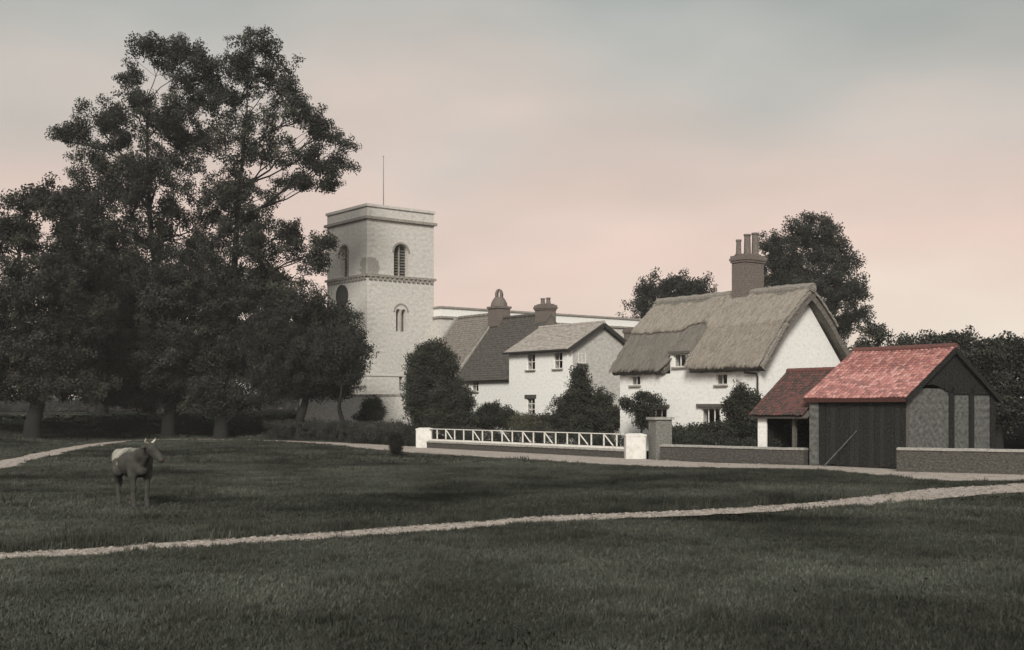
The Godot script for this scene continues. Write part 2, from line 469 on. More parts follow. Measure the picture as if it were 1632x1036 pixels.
func make_grass() -> void:
	var tuft := MB.new()
	for i in 15:
		var a := rng.randf() * TAU
		var o := Vector3(cos(a), 0, sin(a)) * sqrt(rng.randf()) * 0.075
		var lean := Vector3(rng.randf_range(-1, 1), 0, rng.randf_range(-1, 1)) * 0.045
		var h := rng.randf_range(0.03, 0.075)
		var s := Vector3(cos(a + 1.3), 0, sin(a + 1.3)) * 0.0042
		var mid := o + Vector3(0, h * 0.6, 0) + lean * 0.35
		var tip := o + Vector3(0, h, 0) + lean
		tuft.tri(o - s, o + s, mid + s * 0.8); tuft.tri(o - s, mid + s * 0.8, mid - s * 0.8); tuft.tri(mid - s * 0.8, mid + s * 0.8, tip)
	var tuft_mesh := tuft.mesh()
	var where := []
	var cols := []
	var bands := [[9.0, 22.0, 130000, 0.85], [22.0, 45.0, 170000, 1.1], [45.0, 84.0, 100000, 1.7], [84.0, 130.0, 26000, 2.6]]
	for b in bands:
		for i in b[2]:
			var d := sqrt(lerpf(b[0] * b[0], b[1] * b[1], rng.randf()))
			var x := rng.randf_range(-0.56, 0.56) * d
			var p := Vector2(x, -d)
			# tufts lean and creep over the edges of the tracks
			var q := p + Vector2(rng.randfn(), rng.randfn()) * 0.09
			if Geometry2D.is_point_in_polygon(q, path_poly) or Geometry2D.is_point_in_polygon(p, road_poly):
				continue
			var inside := Geometry2D.is_point_in_polygon(p, green_poly)
			if not inside and x > -5.0:
				continue
			var patch := wob.get_noise_2d(x * 9.0, d * 9.0)
			var s: float = b[3] * rng.randf_range(0.55, 1.25) * (1.0 + 0.5 * patch)
			var tall := 1.0
			if inside and d < 34.0:
				# an unmown fringe stands along the far side of the front path
				var e := line_distance(p, path_far)
				if e < 0.55:
					tall = 1.9
			var y := 0.0 if inside else height(x, -d)
			y += wob.get_noise_2d(x * 5.0, -d * 5.0) * 0.035 - 0.012
			var t := rng.randf_range(0.6, 1.35) * (1.0 + 0.7 * wob.get_noise_2d(x * 3.0 + 400.0, -d * 3.0) + 0.6 * wob.get_noise_2d(x * 13.0 + 70.0, -d * 13.0))
			# coarse uneaten tussocks
			if inside and wob.get_noise_2d(x * 30.0 + 50.0, d * 30.0) > 0.34 and rng.randf() < 0.6:
				tall *= 1.7; t *= 0.8
			var bs := Basis(Vector3.UP, rng.randf() * TAU).scaled(Vector3(s, s * tall / sqrt(b[3]), s))
			where.append(Transform3D(bs, Vector3(x, y, -d)))
			var dry := clampf(rng.randf() * 1.2 - 0.75 + patch * 0.4, 0.0, 1.0)
			cols.append(Color(0.053, 0.057, 0.046).lerp(Color(0.098, 0.095, 0.078), dry) * t)
	var g := copies("grass", tuft_mesh, M.blade, where, cols, self)
	g.set_meta("kind", "stuff")
	g.set_meta("label", "short olive green grass covering the green and the verge")

# ---------------------------------------------------------------- trees and bushes
var leaf_mesh: ArrayMesh
var dense_leaf_mesh: ArrayMesh

func leaf_clump(count: int, leaf: float, flat: float) -> ArrayMesh:
	var mb := MB.new()
	for i in count:
		var p := Vector3(rng.randfn(), rng.randfn() * flat, rng.randfn())
		p = p.normalized() * pow(rng.randf(), 0.5) * 0.5
		p.y *= flat
		var ax := Vector3(rng.randfn(), rng.randfn() - 0.5, rng.randfn()).normalized()
		var sd := ax.cross(Vector3(rng.randfn(), rng.randfn() + 0.6, rng.randfn())).normalized()
		var l := leaf * rng.randf_range(0.7, 1.3)
		var nn := ax.cross(sd) * l * 0.12
		var a := p - ax * l * 0.5
		var b := p + ax * l * 0.5
		var c1 := p + sd * l * 0.3 + nn
		var c2 := p - sd * l * 0.3 + nn
		mb.tri(a, c1, b); mb.tri(a, b, c2)
	return mb.mesh()

func limb(mb: MB, a: Vector3, b: Vector3, r0: float, r1: float, bend: float, sides := 7) -> Array:
	var pts := []
	var rad := []
	var n := 7
	var off := Vector3(rng.randf_range(-1, 1), rng.randf_range(-0.3, 0.8), rng.randf_range(-1, 1)) * bend * a.distance_to(b)
	for i in n:
		var t := float(i) / (n - 1)
		var p := a.lerp(b, t) + off * sin(t * PI) * 0.5
		p += Vector3(rng.randf_range(-1, 1), rng.randf_range(-1, 1), rng.randf_range(-1, 1)) * (r0 * 0.35 + 0.025 * a.distance_to(b)) * sin(t * PI)
		pts.append(p)
		rad.append(lerpf(r0, r1, pow(t, 0.8)))
	mb.tube(pts, rad, sides)
	return pts

# lobes: [x, y, z, rx, ry, rz]; opt: fill (clumps per cubic metre), gap (share of the volume left open), size, color, trunk radius
func tree(called: String, label: String, base: Vector3, lobes: Array, opt: Dictionary) -> void:
	var t := thing(called, label, opt.get("category", "tree"), base, 0.0, opt.get("group", ""))
	var wood := MB.new()
	var r: float = opt.get("radius", 0.4)
	var top := Vector3.ZERO
	var low := 1e9
	var total := 0.0
	for l in lobes:
		var vol: float = l[3] * l[4] * l[5]
		top += (Vector3(l[0], l[1], l[2]) - base) * vol
		total += vol
		low = minf(low, l[1] - l[4] - base.y)
	top /= total
	var high := 0.0
	for l in lobes: high = maxf(high, l[1] - base.y)
	# the trunk: flared at the foot, up to the heart of the crown
	var spine := [Vector3(0, -0.3, 0), Vector3(0, 0.15, 0), Vector3(0.0, 0.8, 0)]
	var sr := [r * 1.45, r * 1.2, r * 1.02]
	var crest := Vector3(top.x, maxf(high * opt.get("reach", 0.86), low + 0.5), top.z)
	for i in 9:
		var k := (i + 1) / 9.0
		var p := Vector3(0, 0.8, 0).lerp(crest, k)
		p.x = top.x * smoothstep(0.15, 1.0, k) + sin(k * 7.0 + base.x) * r * 0.7
		p.z = top.z * smoothstep(0.15, 1.0, k) + cos(k * 6.0 + base.x) * r * 0.7
		spine.append(p)
		sr.append(r * lerpf(1.0, 0.12, pow(k, 0.85)))
	wood.tube(spine, sr, 10)
	var where := []
	var cols := []
	var gapn := FastNoiseLite.new()
	gapn.frequency = 1.0
	gapn.seed = int(absf(base.x * 31.0)) + 7
	gapn.fractal_octaves = 2
	var fill: float = opt.get("fill", 2.6)
	var gap: float = opt.get("gap", 0.42)
	var cell: float = opt.get("cell", 2.0)
	var size: float = opt.get("size", 1.15)
	var col: Color = opt.get("color", Color(0.042, 0.043, 0.030))
	for l in lobes:
		var c := Vector3(l[0], l[1], l[2]) - base
		# the spine point that feeds this lobe lies below it
		var from: Vector3 = spine[2]
		var fi := 2
		for i in range(2, spine.size()):
			if spine[i].y < c.y - 0.35 * Vector2(c.x - spine[i].x, c.z - spine[i].z).length():
				from = spine[i]; fi = i
		var br: float = minf(sr[fi] * 0.75, r * (0.12 + 0.05 * minf(l[3], 4.0)))
		var arm := limb(wood, from, c, br, br * 0.35, 0.16)
		var n := int(fill * 4.19 * (l[3] + 0.4) * (l[4] + 0.45) * (l[5] + 0.4)) + 6
		for q in opt.get("twigs", 9):
			var dir := Vector3(rng.randfn(), rng.randfn() * 0.8 + 0.25, rng.randfn()).normalized()
			limb(wood, arm[rng.randi_range(3, 6)], c + dir * Vector3(l[3], l[4], l[5]) * rng.randf_range(0.65, 0.98), br * 0.3, 0.015, 0.2, 5)
		for i in n:
			var dir := Vector3(rng.randfn(), rng.randfn(), rng.randfn()).normalized()
			var rr := pow(rng.randf(), 0.42) * (1.0 + 0.42 * gapn.get_noise_3d(dir.x * 1.6 + c.x, dir.y * 1.6 + c.y, dir.z * 1.6 + c.z))
			if opt.has("spray"):
				rr *= 1.0 + opt.spray * pow(rng.randf(), 6.0)
			var p := c + dir * Vector3(l[3], l[4], l[5]) * rr
			if p.y < opt.get("floor", 0.4):
				continue
			var g := gapn.get_noise_3d(p.x / cell, p.y / cell * 1.1, p.z / cell * 0.4)
			if g < ((gap if p.y > opt.get("low", 0.0) else gap - 0.28) - 0.5) * 1.1:
				continue
			var s: float = size * rng.randf_range(0.65, 1.3)
			var b := Basis(Vector3(rng.randfn(), rng.randfn(), rng.randfn()).normalized(), rng.randf() * TAU).scaled(Vector3.ONE * s)
			where.append(Transform3D(b, p))
			var tone := rng.randf_range(0.5, 1.7)
			cols.append(Color(col.r * tone * rng.randf_range(0.94, 1.1), col.g * tone, col.b * tone * rng.randf_range(0.85, 1.1)))
	part("trunk", wood, M.bark, t)
	copies("crown", dense_leaf_mesh if opt.has("dense") else leaf_mesh, M.leaf, where, cols, t).set_meta("kind", "stuff")

func make_trees() -> void:
	leaf_mesh = leaf_clump(92, 0.135, 0.75)
	dense_leaf_mesh = leaf_clump(110, 0.125, 0.85)
	var on := func(px: Vector3) -> Vector3: return Vector3(px.x, height(px.x, px.z), px.z)
	var elm := Color(0.033, 0.034, 0.028)
	tree("broadleaf_tree", "tallest broad dark tree with a pale gap under its arched top", on.call(Vector3(-23.94, 0.27, -83)), [
		[-24.2, 26.83, -83, 2.71, 1.05, 2.03], [-21.23, 25.6, -82, 2.27, 1.57, 1.7], [-27.08, 25.6, -84, 1.05, 0.87, 0.79], [-22.54, 23.94, -83, 2.45, 1.57, 1.83], [-29.09, 21.93, -84, 2.01, 1.83, 1.51], [-25.77, 22.19, -82, 3.06, 1.92, 2.29], [-22.54, 21.1, -84, 2.88, 2.18, 2.16],
		[-30.93, 21.06, -83, 1.31, 0.61, 0.98], [-28.22, 18.7, -83, 2.71, 2.01, 2.03], [-24.2, 17.83, -81, 3.32, 2.18, 2.49], [-30.84, 16.08, -84, 1.92, 1.75, 1.44], [-27.35, 14.77, -81, 3.67, 2.45, 2.75], [-22.54, 14.33, -83, 3.06, 2.36, 2.29], [-29.09, 11.27, -83, 3.67, 2.45, 2.75],
		[-24.2, 10.31, -81, 4.02, 2.71, 3.01], [-27.35, 7.34, -84, 4.19, 2.36, 3.15], [-22.98, 6.03, -81, 3.93, 2.27, 2.95], [-25.6, 4.2, -83, 4.81, 1.49, 3.6], [-26.91, 2.89, -84, 3.06, 0.79, 2.29], [-22.54, 3.06, -83.5, 2.62, 0.87, 1.97]],
		{"radius": 0.44, "fill": 2.7, "gap": 0.49, "cell": 1.5, "color": elm, "floor": 1.8, "low": 11.0, "group": "tall trees beside the churchyard", "spray": 0.25})
	tree("broadleaf_tree", "tall tree whose long branch reaches out towards the church tower", on.call(Vector3(-19.78, 0.39, -81)), [
		[-17.56, 27, -81, 1.53, 0.85, 1.15], [-16.2, 25.04, -82, 1.53, 1.45, 1.15], [-18.08, 25.04, -80, 1.28, 1.19, 0.96], [-18.93, 22.99, -81, 1.88, 1.71, 1.41], [-15.35, 23.42, -82, 1.36, 1.19, 1.02], [-13.9, 21.97, -81, 1.45, 1.02, 1.09], [-15.18, 21.45, -80.5, 1.71, 1.19, 1.28], [-12.96, 20.69, -81.5, 1.28, 0.77, 0.96], [-17.91, 19.92, -80, 2.3, 1.88, 1.73], [-15.77, 19.58, -81, 1.28, 1.02, 0.96],
		[-12.28, 18.64, -81, 1.62, 0.68, 1.22], [-14.75, 17.7, -81.4, 1.45, 0.51, 1.09], [-11.25, 19.41, -81, 0.94, 0.85, 0.7], [-13.47, 19.24, -80.6, 1.45, 0.6, 1.09], [-12.96, 17.45, -81.3, 1.28, 0.38, 0.96], [-18.67, 16.59, -81, 2.73, 2.13, 2.05], [-17.73, 13.1, -80, 2.98, 2.13, 2.24], [-15.01, 13.95, -81, 1.79, 1.19, 1.34], [-13.64, 12.59, -81, 1.71, 1.19, 1.28], [-12.28, 12.93, -80.5, 0.85, 0.85, 0.64],
		[-19.44, 9.77, -81, 3.24, 2.22, 2.43], [-16.37, 10.8, -81, 2.56, 1.36, 1.92], [-19.78, 5.94, -82, 2.73, 2.39, 2.05], [-20.72, 3.72, -81, 2.98, 1.02, 2.24], [-19.87, 2.53, -81, 2.13, 0.77, 1.6], [-17.73, 2.87, -81, 1.96, 0.6, 1.47]],
		{"radius": 0.46, "fill": 2.8, "gap": 0.47, "cell": 1.45, "color": elm, "floor": 1.6, "low": 11.0, "group": "tall trees beside the churchyard", "spray": 0.25, "reach": 0.8})
	tree("broadleaf_tree", "lower dark tree at the left edge, nearest the bend of the road", on.call(Vector3(-29.76, 0.54, -74)), [
		[-29.91, 14.87, -74, 1.71, 1.01, 1.29], [-28.04, 14.56, -73, 1.32, 1.17, 0.99], [-31, 12.93, -74, 2.18, 1.71, 1.64], [-28.28, 11.45, -74, 2.34, 1.79, 1.75], [-33.34, 12.62, -74, 2.34, 2.73, 2.04], [-30.22, 9.11, -73, 3.12, 2.18, 2.34], [-33.73, 7.55, -74, 2.73, 2.73, 2.04], [-27.5, 7.94, -75, 2.34, 1.95, 1.75], [-29.6, 5.61, -74, 3.51, 1.95, 2.63], [-28.28, 3.58, -74, 3.12, 1.01, 2.34], [-32.95, 4.05, -74, 3.12, 1.56, 2.34]],
		{"radius": 0.5, "fill": 2.8, "gap": 0.41, "cell": 1.5, "color": elm, "floor": 1.2, "low": 9.0, "group": "tall trees beside the churchyard", "spray": 0.2})
	tree("broadleaf_tree", "tree with its trunk standing back, left of the tallest tree", on.call(Vector3(-33.73, 1.17, -98)), [
		[-34.35, 13.96, -98, 4.64, 3.09, 3.48], [-32.29, 9.84, -99, 5.16, 3.09, 3.87], [-36.41, 7.77, -98, 4.64, 3.09, 3.48], [-31.26, 5.71, -98, 4.64, 2.27, 3.48], [-35.9, 4.42, -97, 4.13, 1.55, 3.09]],
		{"radius": 0.5, "fill": 1.5, "gap": 0.34, "cell": 2.1, "color": elm, "floor": 2.0, "group": "tall trees beside the churchyard"})
	tree("broadleaf_tree", "farther tree whose trunk stands just left of the tallest tree's", on.call(Vector3(-31.64, 1.11, -104)), [
		[-28.24, 13.59, -104, 4.93, 3.28, 3.69], [-24.41, 9.22, -104, 4.93, 3.28, 3.69], [-28.79, 7.03, -105, 4.38, 2.74, 3.28], [-22.77, 4.84, -104, 3.83, 1.86, 2.87]],
		{"radius": 0.5, "fill": 1.3, "gap": 0.36, "cell": 2.1, "color": elm, "floor": 2.0, "group": "tall trees beside the churchyard"})
	tree("round_tree", "rounded dense dark tree with a low crown in front of the church tower", on.call(Vector3(-13.62, 0.8, -77)), [
		[-13.62, 8.18, -77, 2.51, 1.78, 1.88], [-12, 7.37, -78, 2.27, 1.86, 1.7], [-15.4, 6.56, -77, 2.03, 2.27, 1.7], [-12.81, 5.34, -76, 3.24, 2.11, 2.43], [-10.54, 5.75, -77, 1.46, 1.78, 1.34], [-14.83, 4.13, -77, 2.35, 1.46, 1.76], [-11.19, 4.13, -77, 1.78, 1.22, 1.34], [-12.81, 3.48, -77, 2.43, 0.81, 1.82]],
		{"radius": 0.34, "fill": 4.6, "gap": 0.22, "cell": 1.2, "size": 0.95, "dense": 1, "color": Color(0.029, 0.030, 0.025), "floor": 1.9, "reach": 0.7})
	tree("round_tree", "slim tree whose trunk stands right of the round dark tree's trunk", on.call(Vector3(-10.55, 0.54, -74)), [
		[-10.36, 4.36, -74, 1.17, 1.01, 0.88], [-10.94, 5.61, -73, 1.01, 1.17, 0.88]],
		{"radius": 0.2, "fill": 4.6, "gap": 0.25, "cell": 1.2, "size": 0.95, "dense": 1, "color": Color(0.029, 0.030, 0.025), "floor": 2.0, "reach": 0.7})
	# beyond the roofs
	tree("broadleaf_tree", "large rounded tree rising behind the thatched cottage chimney", Vector3(27.0, 0, -108), [
		[27.06, 17.9, -108, 2.73, 1.71, 2.05], [24.39, 16.54, -108, 2.27, 1.48, 1.71], [29.22, 15.74, -108, 2.61, 1.93, 1.96], [25.69, 14.61, -109, 3.18, 1.93, 2.39], [30.07, 12.79, -108, 2.5, 1.71, 1.88], [27.51, 12.33, -107, 3.41, 1.93, 2.56], [23.53, 13.47, -109, 2.27, 2.27, 1.71], [29.22, 10.06, -108, 2.84, 1.71, 2.13], [26.37, 8.35, -108, 3.98, 2.27, 2.98], [31.04, 10.63, -108, 1.48, 1.25, 1.11]],
		{"radius": 0.5, "fill": 2.1, "gap": 0.36, "cell": 1.6, "color": elm, "floor": 3.0, "size": 1.3, "group": "trees behind the cottages", "spray": 0.2})
	tree("broadleaf_tree", "flat topped smaller tree left of the thatched cottage chimney", Vector3(15.5, 0, -112), [
		[15.09, 13.54, -112, 2.59, 1.41, 1.95], [12.61, 12.71, -112, 1.53, 1.41, 1.15], [17.33, 13.18, -112, 2, 1.3, 1.5], [14.38, 10.94, -112, 3.54, 1.77, 2.65], [12.03, 10.65, -112, 1.41, 1.41, 1.06]],
		{"radius": 0.4, "fill": 2.2, "gap": 0.34, "cell": 1.5, "color": elm, "floor": 3.0, "size": 1.25, "group": "trees behind the cottages", "spray": 0.3})
	tree("hedgerow_tree", "small bushy tree between the thatched gable and the red barn", Vector3(22.43, 0.07, -74), [
		[22.43, 6.31, -74, 0.93, 0.78, 0.7], [21.97, 4.83, -74, 1.56, 1.56, 1.17], [22.75, 2.88, -74, 1.95, 1.56, 1.46]],
		{"radius": 0.2, "fill": 3.2, "gap": 0.25, "cell": 1.2, "color": elm, "floor": 0.4, "group": "trees behind the barn"})
	tree("hedgerow_tree", "low rounded tree just above the middle of the barn ridge", Vector3(24.69, 0.07, -74), [
		[24.69, 5.92, -74, 1.17, 0.62, 0.88], [24.69, 4.05, -74, 1.71, 1.79, 1.34]],
		{"radius": 0.2, "fill": 3.2, "gap": 0.25, "cell": 1.2, "color": elm, "floor": 0.4, "group": "trees behind the barn"})
	tree("hedgerow_tree", "dark bushy tree above the right end of the barn ridge", Vector3(25.64, 0.26, -70), [
		[25.05, 5.93, -70, 1.03, 0.74, 0.77], [26.23, 5.19, -70, 1.25, 1.25, 0.94], [25.57, 3.57, -70, 2.06, 2.21, 1.66]],
		{"radius": 0.22, "fill": 4.2, "gap": 0.1, "cell": 1.2, "color": elm, "floor": 0.4, "group": "trees behind the barn"})
	tree("hedgerow_tree", "tall dark tree at the right edge behind the barn gable", Vector3(25.26, 0.31, -62), [
		[24.47, 4.65, -62, 1.11, 1.11, 0.83], [25.78, 4.65, -62, 1.63, 1.17, 1.22], [25.26, 2.75, -62, 1.96, 1.83, 1.47], [28.19, 3.57, -62, 1.63, 1.63, 1.22]],
		{"radius": 0.22, "fill": 4.5, "gap": 0.04, "cell": 1.2, "color": elm, "floor": 0.4, "group": "trees behind the barn"})
	# the far hedge line seen between the trunks
	var lobes := []
	for i in 22:
		var x := -118.0 + i * 4.6
		var tall := 2.2 + 1.5 * absf(wob.get_noise_1d(i * 37.0))
		lobes.append([x, 1.5 + tall * 0.5, -190.0, 3.4, tall * 0.6, 1.8])
	tree("far_hedge", "long pale far hedge seen between the tree trunks", Vector3(-70.0, 1.5, -190.0), lobes,
		{"radius": 0.1, "fill": 2.2, "gap": 0.1, "color": Color(0.05, 0.052, 0.044), "floor": -1.0, "category": "hedge", "twigs": 2, "size": 1.4})

func make_bushes() -> void:
	var g := Color(0.039, 0.041, 0.033)
	var o := {"radius": 0.07, "fill": 30.0, "gap": 0.26, "cell": 0.6, "size": 0.6, "dense": 1, "color": g, "floor": 0.0, "category": "bush", "twigs": 9, "spray": 0.35}
	var light := o.duplicate(); light.color = Color(0.085, 0.083, 0.06)
	tree("shrub_tree", "tall dark shrub tree against the right foot of the tower", Vector3(-4.77, 0.21, -72), [
		[-4.93, 5.06, -72, 1.29, 0.91, 0.97], [-4.4, 3.99, -72, 1.21, 1.29, 0.97], [-5.46, 3.24, -72, 0.99, 1.67, 1.25], [-4.77, 1.91, -72, 1.44, 1.14, 1.08]], o.merged({"fill": 20.0, "category": "tree", "radius": 0.14, "size": 0.75}, true))
	tree("round_bush", "clipped round dark bush left of the white railings' garden", Vector3(-3.27, 0.09, -66), [
		[-3.27, 2.45, -66, 1.11, 1.18, 0.89], [-3.27, 1.47, -66, 1.25, 0.83, 0.94]], o.merged({"gap": 0.05, "spray": 0.05, "fill": 34.0}, true))
	tree("low_bush", "low bush before the white wall beside the round bush", Vector3(-1.06, 0.27, -67), [[-1.27, 1.68, -67, 0.85, 0.63, 0.63], [-0.49, 1.47, -67, 0.78, 0.49, 0.58], [-1.62, 1.22, -67, 0.71, 0.42, 0.53]], o)
	tree("flowering_bush", "small pale flowering bush under the ground floor sash window", Vector3(0.9, 0.22, -66), [[0.69, 1.34, -66, 0.69, 0.31, 0.52], [1.6, 1.27, -66, 0.69, 0.31, 0.52], [1.18, 1.06, -66, 1.04, 0.35, 0.78]], light)
	tree("garden_bush", "large peaked dark bush in front of the two storey house's gable", Vector3(3.6, 0.02, -60), [
		[3.41, 3.55, -60, 0.35, 0.57, 0.43], [3.47, 2.67, -60, 0.69, 0.69, 0.52], [2.84, 1.94, -60, 0.95, 0.76, 0.71], [4.23, 2.1, -60, 0.95, 0.88, 0.71], [3.6, 1.34, -60, 1.71, 0.69, 1.28], [4.86, 1.53, -60, 0.69, 0.63, 0.52]], o.merged({"spray": 0.4, "gap": 0.3}, true))
	tree("garden_tree", "small spreading garden tree left of the thatched cottage's lower window", Vector3(6.07, 0.1, -56), [
		[6.25, 2.57, -56, 0.47, 0.18, 0.35], [5.48, 2.34, -56.3, 0.35, 0.15, 0.27], [6.66, 2.39, -55.7, 0.38, 0.18, 0.29], [6.07, 2.1, -56, 0.41, 0.29, 0.31], [6.31, 1.57, -56.2, 0.47, 0.47, 0.35]], o.merged({"fill": 16.0, "gap": 0.36, "cell": 0.5, "spray": 0.6, "radius": 0.06, "category": "tree"}, true))
	tree("garden_bush", "spiky dark bush at the drainpipe corner of the thatched cottage", Vector3(9.67, 0.19, -50.5), [
		[9.73, 2.68, -50.5, 0.24, 0.37, 0.28], [10.21, 2.37, -50.5, 0.19, 0.32, 0.24], [9.3, 2.26, -50.5, 0.24, 0.27, 0.2], [9.73, 1.97, -50.5, 0.69, 0.48, 0.52], [9.67, 1.25, -50.5, 0.9, 0.58, 0.68]], o.merged({"spray": 0.5}, true))
	tree("low_bush", "low dark bush beneath the three light window", Vector3(7.91, 0.15, -51.5), [[8.51, 1.02, -51.5, 0.7, 0.27, 0.53], [7.59, 0.96, -51.5, 0.7, 0.22, 0.53], [7.97, 0.83, -51.5, 1.36, 0.22, 1.02]], o)
	tree("low_bush", "dark shrub filling the open front of the lean-to", Vector3(10.89, 0.2, -46.4), [[10.75, 1.12, -46.4, 0.54, 0.34, 0.4], [11.38, 1.37, -46.4, 0.49, 0.54, 0.4], [10.99, 0.83, -46.4, 0.73, 0.29, 0.55]], o)
	tree("small_bush", "lone small dark bush on the near verge left of the white pillar", Vector3(-5.02, 0, -51.8), [[-5.02, 0.68, -51.8, 0.25, 0.33, 0.25], [-5.04, 0.36, -51.8, 0.19, 0.25, 0.18]], o.merged({"fill": 60.0, "gap": 0.0, "size": 0.36, "radius": 0.05, "color": Color(0.022, 0.022, 0.018), "spray": 0.15}, true))
	tree("shrub", "dark shrub at the foot of the pale churchyard wall", Vector3(-9.52, 1.01, -80), [[-9.43, 2.18, -80, 0.59, 0.59, 0.44], [-9.52, 1.59, -80, 1.01, 0.42, 0.76]], o)
	# clipped lengths of hedge
	hedge("garden_hedge", "long dark hedge just behind the white railings", Vector2(-3.6, -64.2), Vector2(5.2, -51.2), 0.95, 0.8)
	hedge("garden_hedge", "dark hedge behind the low wall of the thatched cottage", Vector2(6.6, -49.4), Vector2(10.2, -45.6), 0.95, 0.7)
	hedge("low_hedge", "low dark clipped hedge beside the left white pillar", Vector2(-9.4, -70.6), Vector2(-5.35, -65.4), 1.0, 0.9)
	hedge("verge_hedge", "rough dark hedge on the bank left of the railings", Vector2(-16.0, -79.5), Vector2(-6.2, -70.5), 1.15, 1.5)

func hedge(called: String, label: String, a: Vector2, b: Vector2, tall: float, deep: float) -> void:
	var mid := (a + b) * 0.5
	var t := thing(called, label, "hedge", Vector3(mid.x, height(mid.x, mid.y), mid.y), 0.0, "hedges by the road")
	var wood := MB.new()
	var where := []
	var cols := []
	var length := a.distance_to(b)
	var dir := (b - a).normalized()
	var lift := func(q: Vector2) -> float: return height(q.x + mid.x, q.y + mid.y) - t.position.y
	for i in int(length / 0.5):
		var p := a - mid + dir * (i + 0.5) * 0.5
		var y: float = lift.call(p)
		limb(wood, Vector3(p.x, y - 0.1, p.y), Vector3(p.x, y + tall * 0.8, p.y) + Vector3(rng.randf_range(-0.2, 0.2), 0, rng.randf_range(-0.2, 0.2)), 0.03, 0.01, 0.1, 5)
	for i in int(length * deep * tall * 42.0):
		var u := rng.randf() * length
		var top := tall * (1.0 + 0.25 * wob.get_noise_2d(u * 40.0, mid.x * 9.0))
		var p := a - mid + dir * u + dir.orthogonal() * deep * 0.5 * rng.randf_range(-1, 1)
		where.append(Transform3D(Basis(Vector3(rng.randfn(), rng.randfn(), rng.randfn()).normalized(), rng.randf() * TAU).scaled(Vector3.ONE * rng.randf_range(0.3, 0.6)), Vector3(p.x, lift.call(p) + pow(rng.randf(), 0.7) * top, p.y)))
		var tone := rng.randf_range(0.6, 1.5)
		cols.append(Color(0.042, 0.044, 0.037) * tone)
	part("stems", wood, M.bark, t)
	copies("foliage", dense_leaf_mesh, M.leaf, where, cols, t).set_meta("kind", "stuff")

# ---------------------------------------------------------------- building parts
const X := Vector3(1, 0, 0)
const Z := Vector3(0, 0, 1)
# All the buildings share one way of being turned: local x runs along the front away from the viewer, local z runs back from the front.
# A window: o is its lower corner on the outer wall face, u along the wall, w into the wall.
func window(parent: Node, o: Vector3, u: Vector3, w: Vector3, wide: float, tall: float, nu: int, ny: int, sill := true, called := "window") -> void:
	var fr := MB.new()
	var b := 0.045
	var at := o + w * 0.07
	var up := Vector3.UP
	for s in [[0.0, b], [wide - b, wide]]:
		fr.obox(at + u * (s[0] + s[1]) * 0.5 + up * tall * 0.5 + w * 0.035, u * (s[1] - s[0]) * 0.5, up * tall * 0.5, w * 0.035)
	for s in [[0.0, b], [tall - b, tall]]:
		fr.obox(at + u * wide * 0.5 + up * (s[0] + s[1]) * 0.5 + w * 0.037, u * (wide * 0.5 - b), up * (s[1] - s[0]) * 0.5, w * 0.037)
	var f := part(called, fr, M.white_paint, parent)
	for i in range(1, nu):
		var m := MB.new()
		m.obox(at + u * wide * i / nu + up * tall * 0.5 + w * 0.03, u * 0.021, up * (tall * 0.5 - b), w * 0.02)
		part("mullion", m, M.white_paint, f)
	for i in range(1, ny):
		var m := MB.new()
		m.obox(at + u * wide * 0.5 + up * tall * i / ny + w * 0.032, u * (wide * 0.5 - b), up * 0.022, w * 0.022)
		part("glazing_bar", m, M.white_paint, f)
	var du := (wide - 2.0 * b) / nu
	var dy := (tall - 2.0 * b) / ny
	for i in nu:
		for j in ny:
			var g := MB.new()
			var tilt := w * rng.randf_range(-0.006, 0.006)
			var q := at + u * (b + du * i) + up * (b + dy * j) + w * 0.05
			g.quad(q, q + u * du + tilt, q + u * du + up * dy + tilt, q + up * dy)
			part("pane", g, M.glass, f)
	if sill:
		var s := MB.new()
		s.obox(o + u * wide * 0.5 - up * 0.035 - w * 0.03, u * (wide * 0.5 + 0.07), up * 0.035, w * 0.09)
		part("sill", s, M.coping, f)

# courses of slates or tiles joined into one part: o is an eave corner, u along the eave, s up the slope (unit), nn outward
func courses(called: String, parent: Node, m: Material, o: Vector3, u: Vector3, s: Vector3, length: float, slope: float, tw: float, th: float) -> void:
	var mb := MB.new()
	var nn := s.cross(u).normalized()
	if nn.y < 0: nn = -nn
	var rows := int(ceil(slope / th))
	for r in rows:
		var n := int(ceil(length / tw))
		var sh := 0.5 * tw if r % 2 == 1 else 0.0
		for i in n + 1:
			var a := maxf(i * tw - sh, 0.0)
			var b := minf((i + 1) * tw - sh, length)
			if b - a < 0.03: continue
			var y0 := r * th + rng.randf_range(-0.012, 0.012)
			var y1 := minf(r * th + th * 1.35, slope)
			var lift := 0.022 + rng.randf_range(0, 0.012)
			var p0 := o + u * (a + 0.004) + s * y0 + nn * lift
			var p1 := o + u * (b - 0.004) + s * y0 + nn * (lift + rng.randf_range(-0.004, 0.004))
			var p2 := o + u * (b - 0.004) + s * y1 + nn * 0.004
			var p3 := o + u * (a + 0.004) + s * y1 + nn * 0.004
			mb.quad(p0, p1, p2, p3)
			mb.quad(p0, p0 - nn * 0.02, p1 - nn * 0.02, p1)
			mb.quad(p0, p3, p3 - nn * 0.02, p0 - nn * 0.02)
	var q := part(called, mb, m, parent)
	q.set_meta("kind", "stuff")

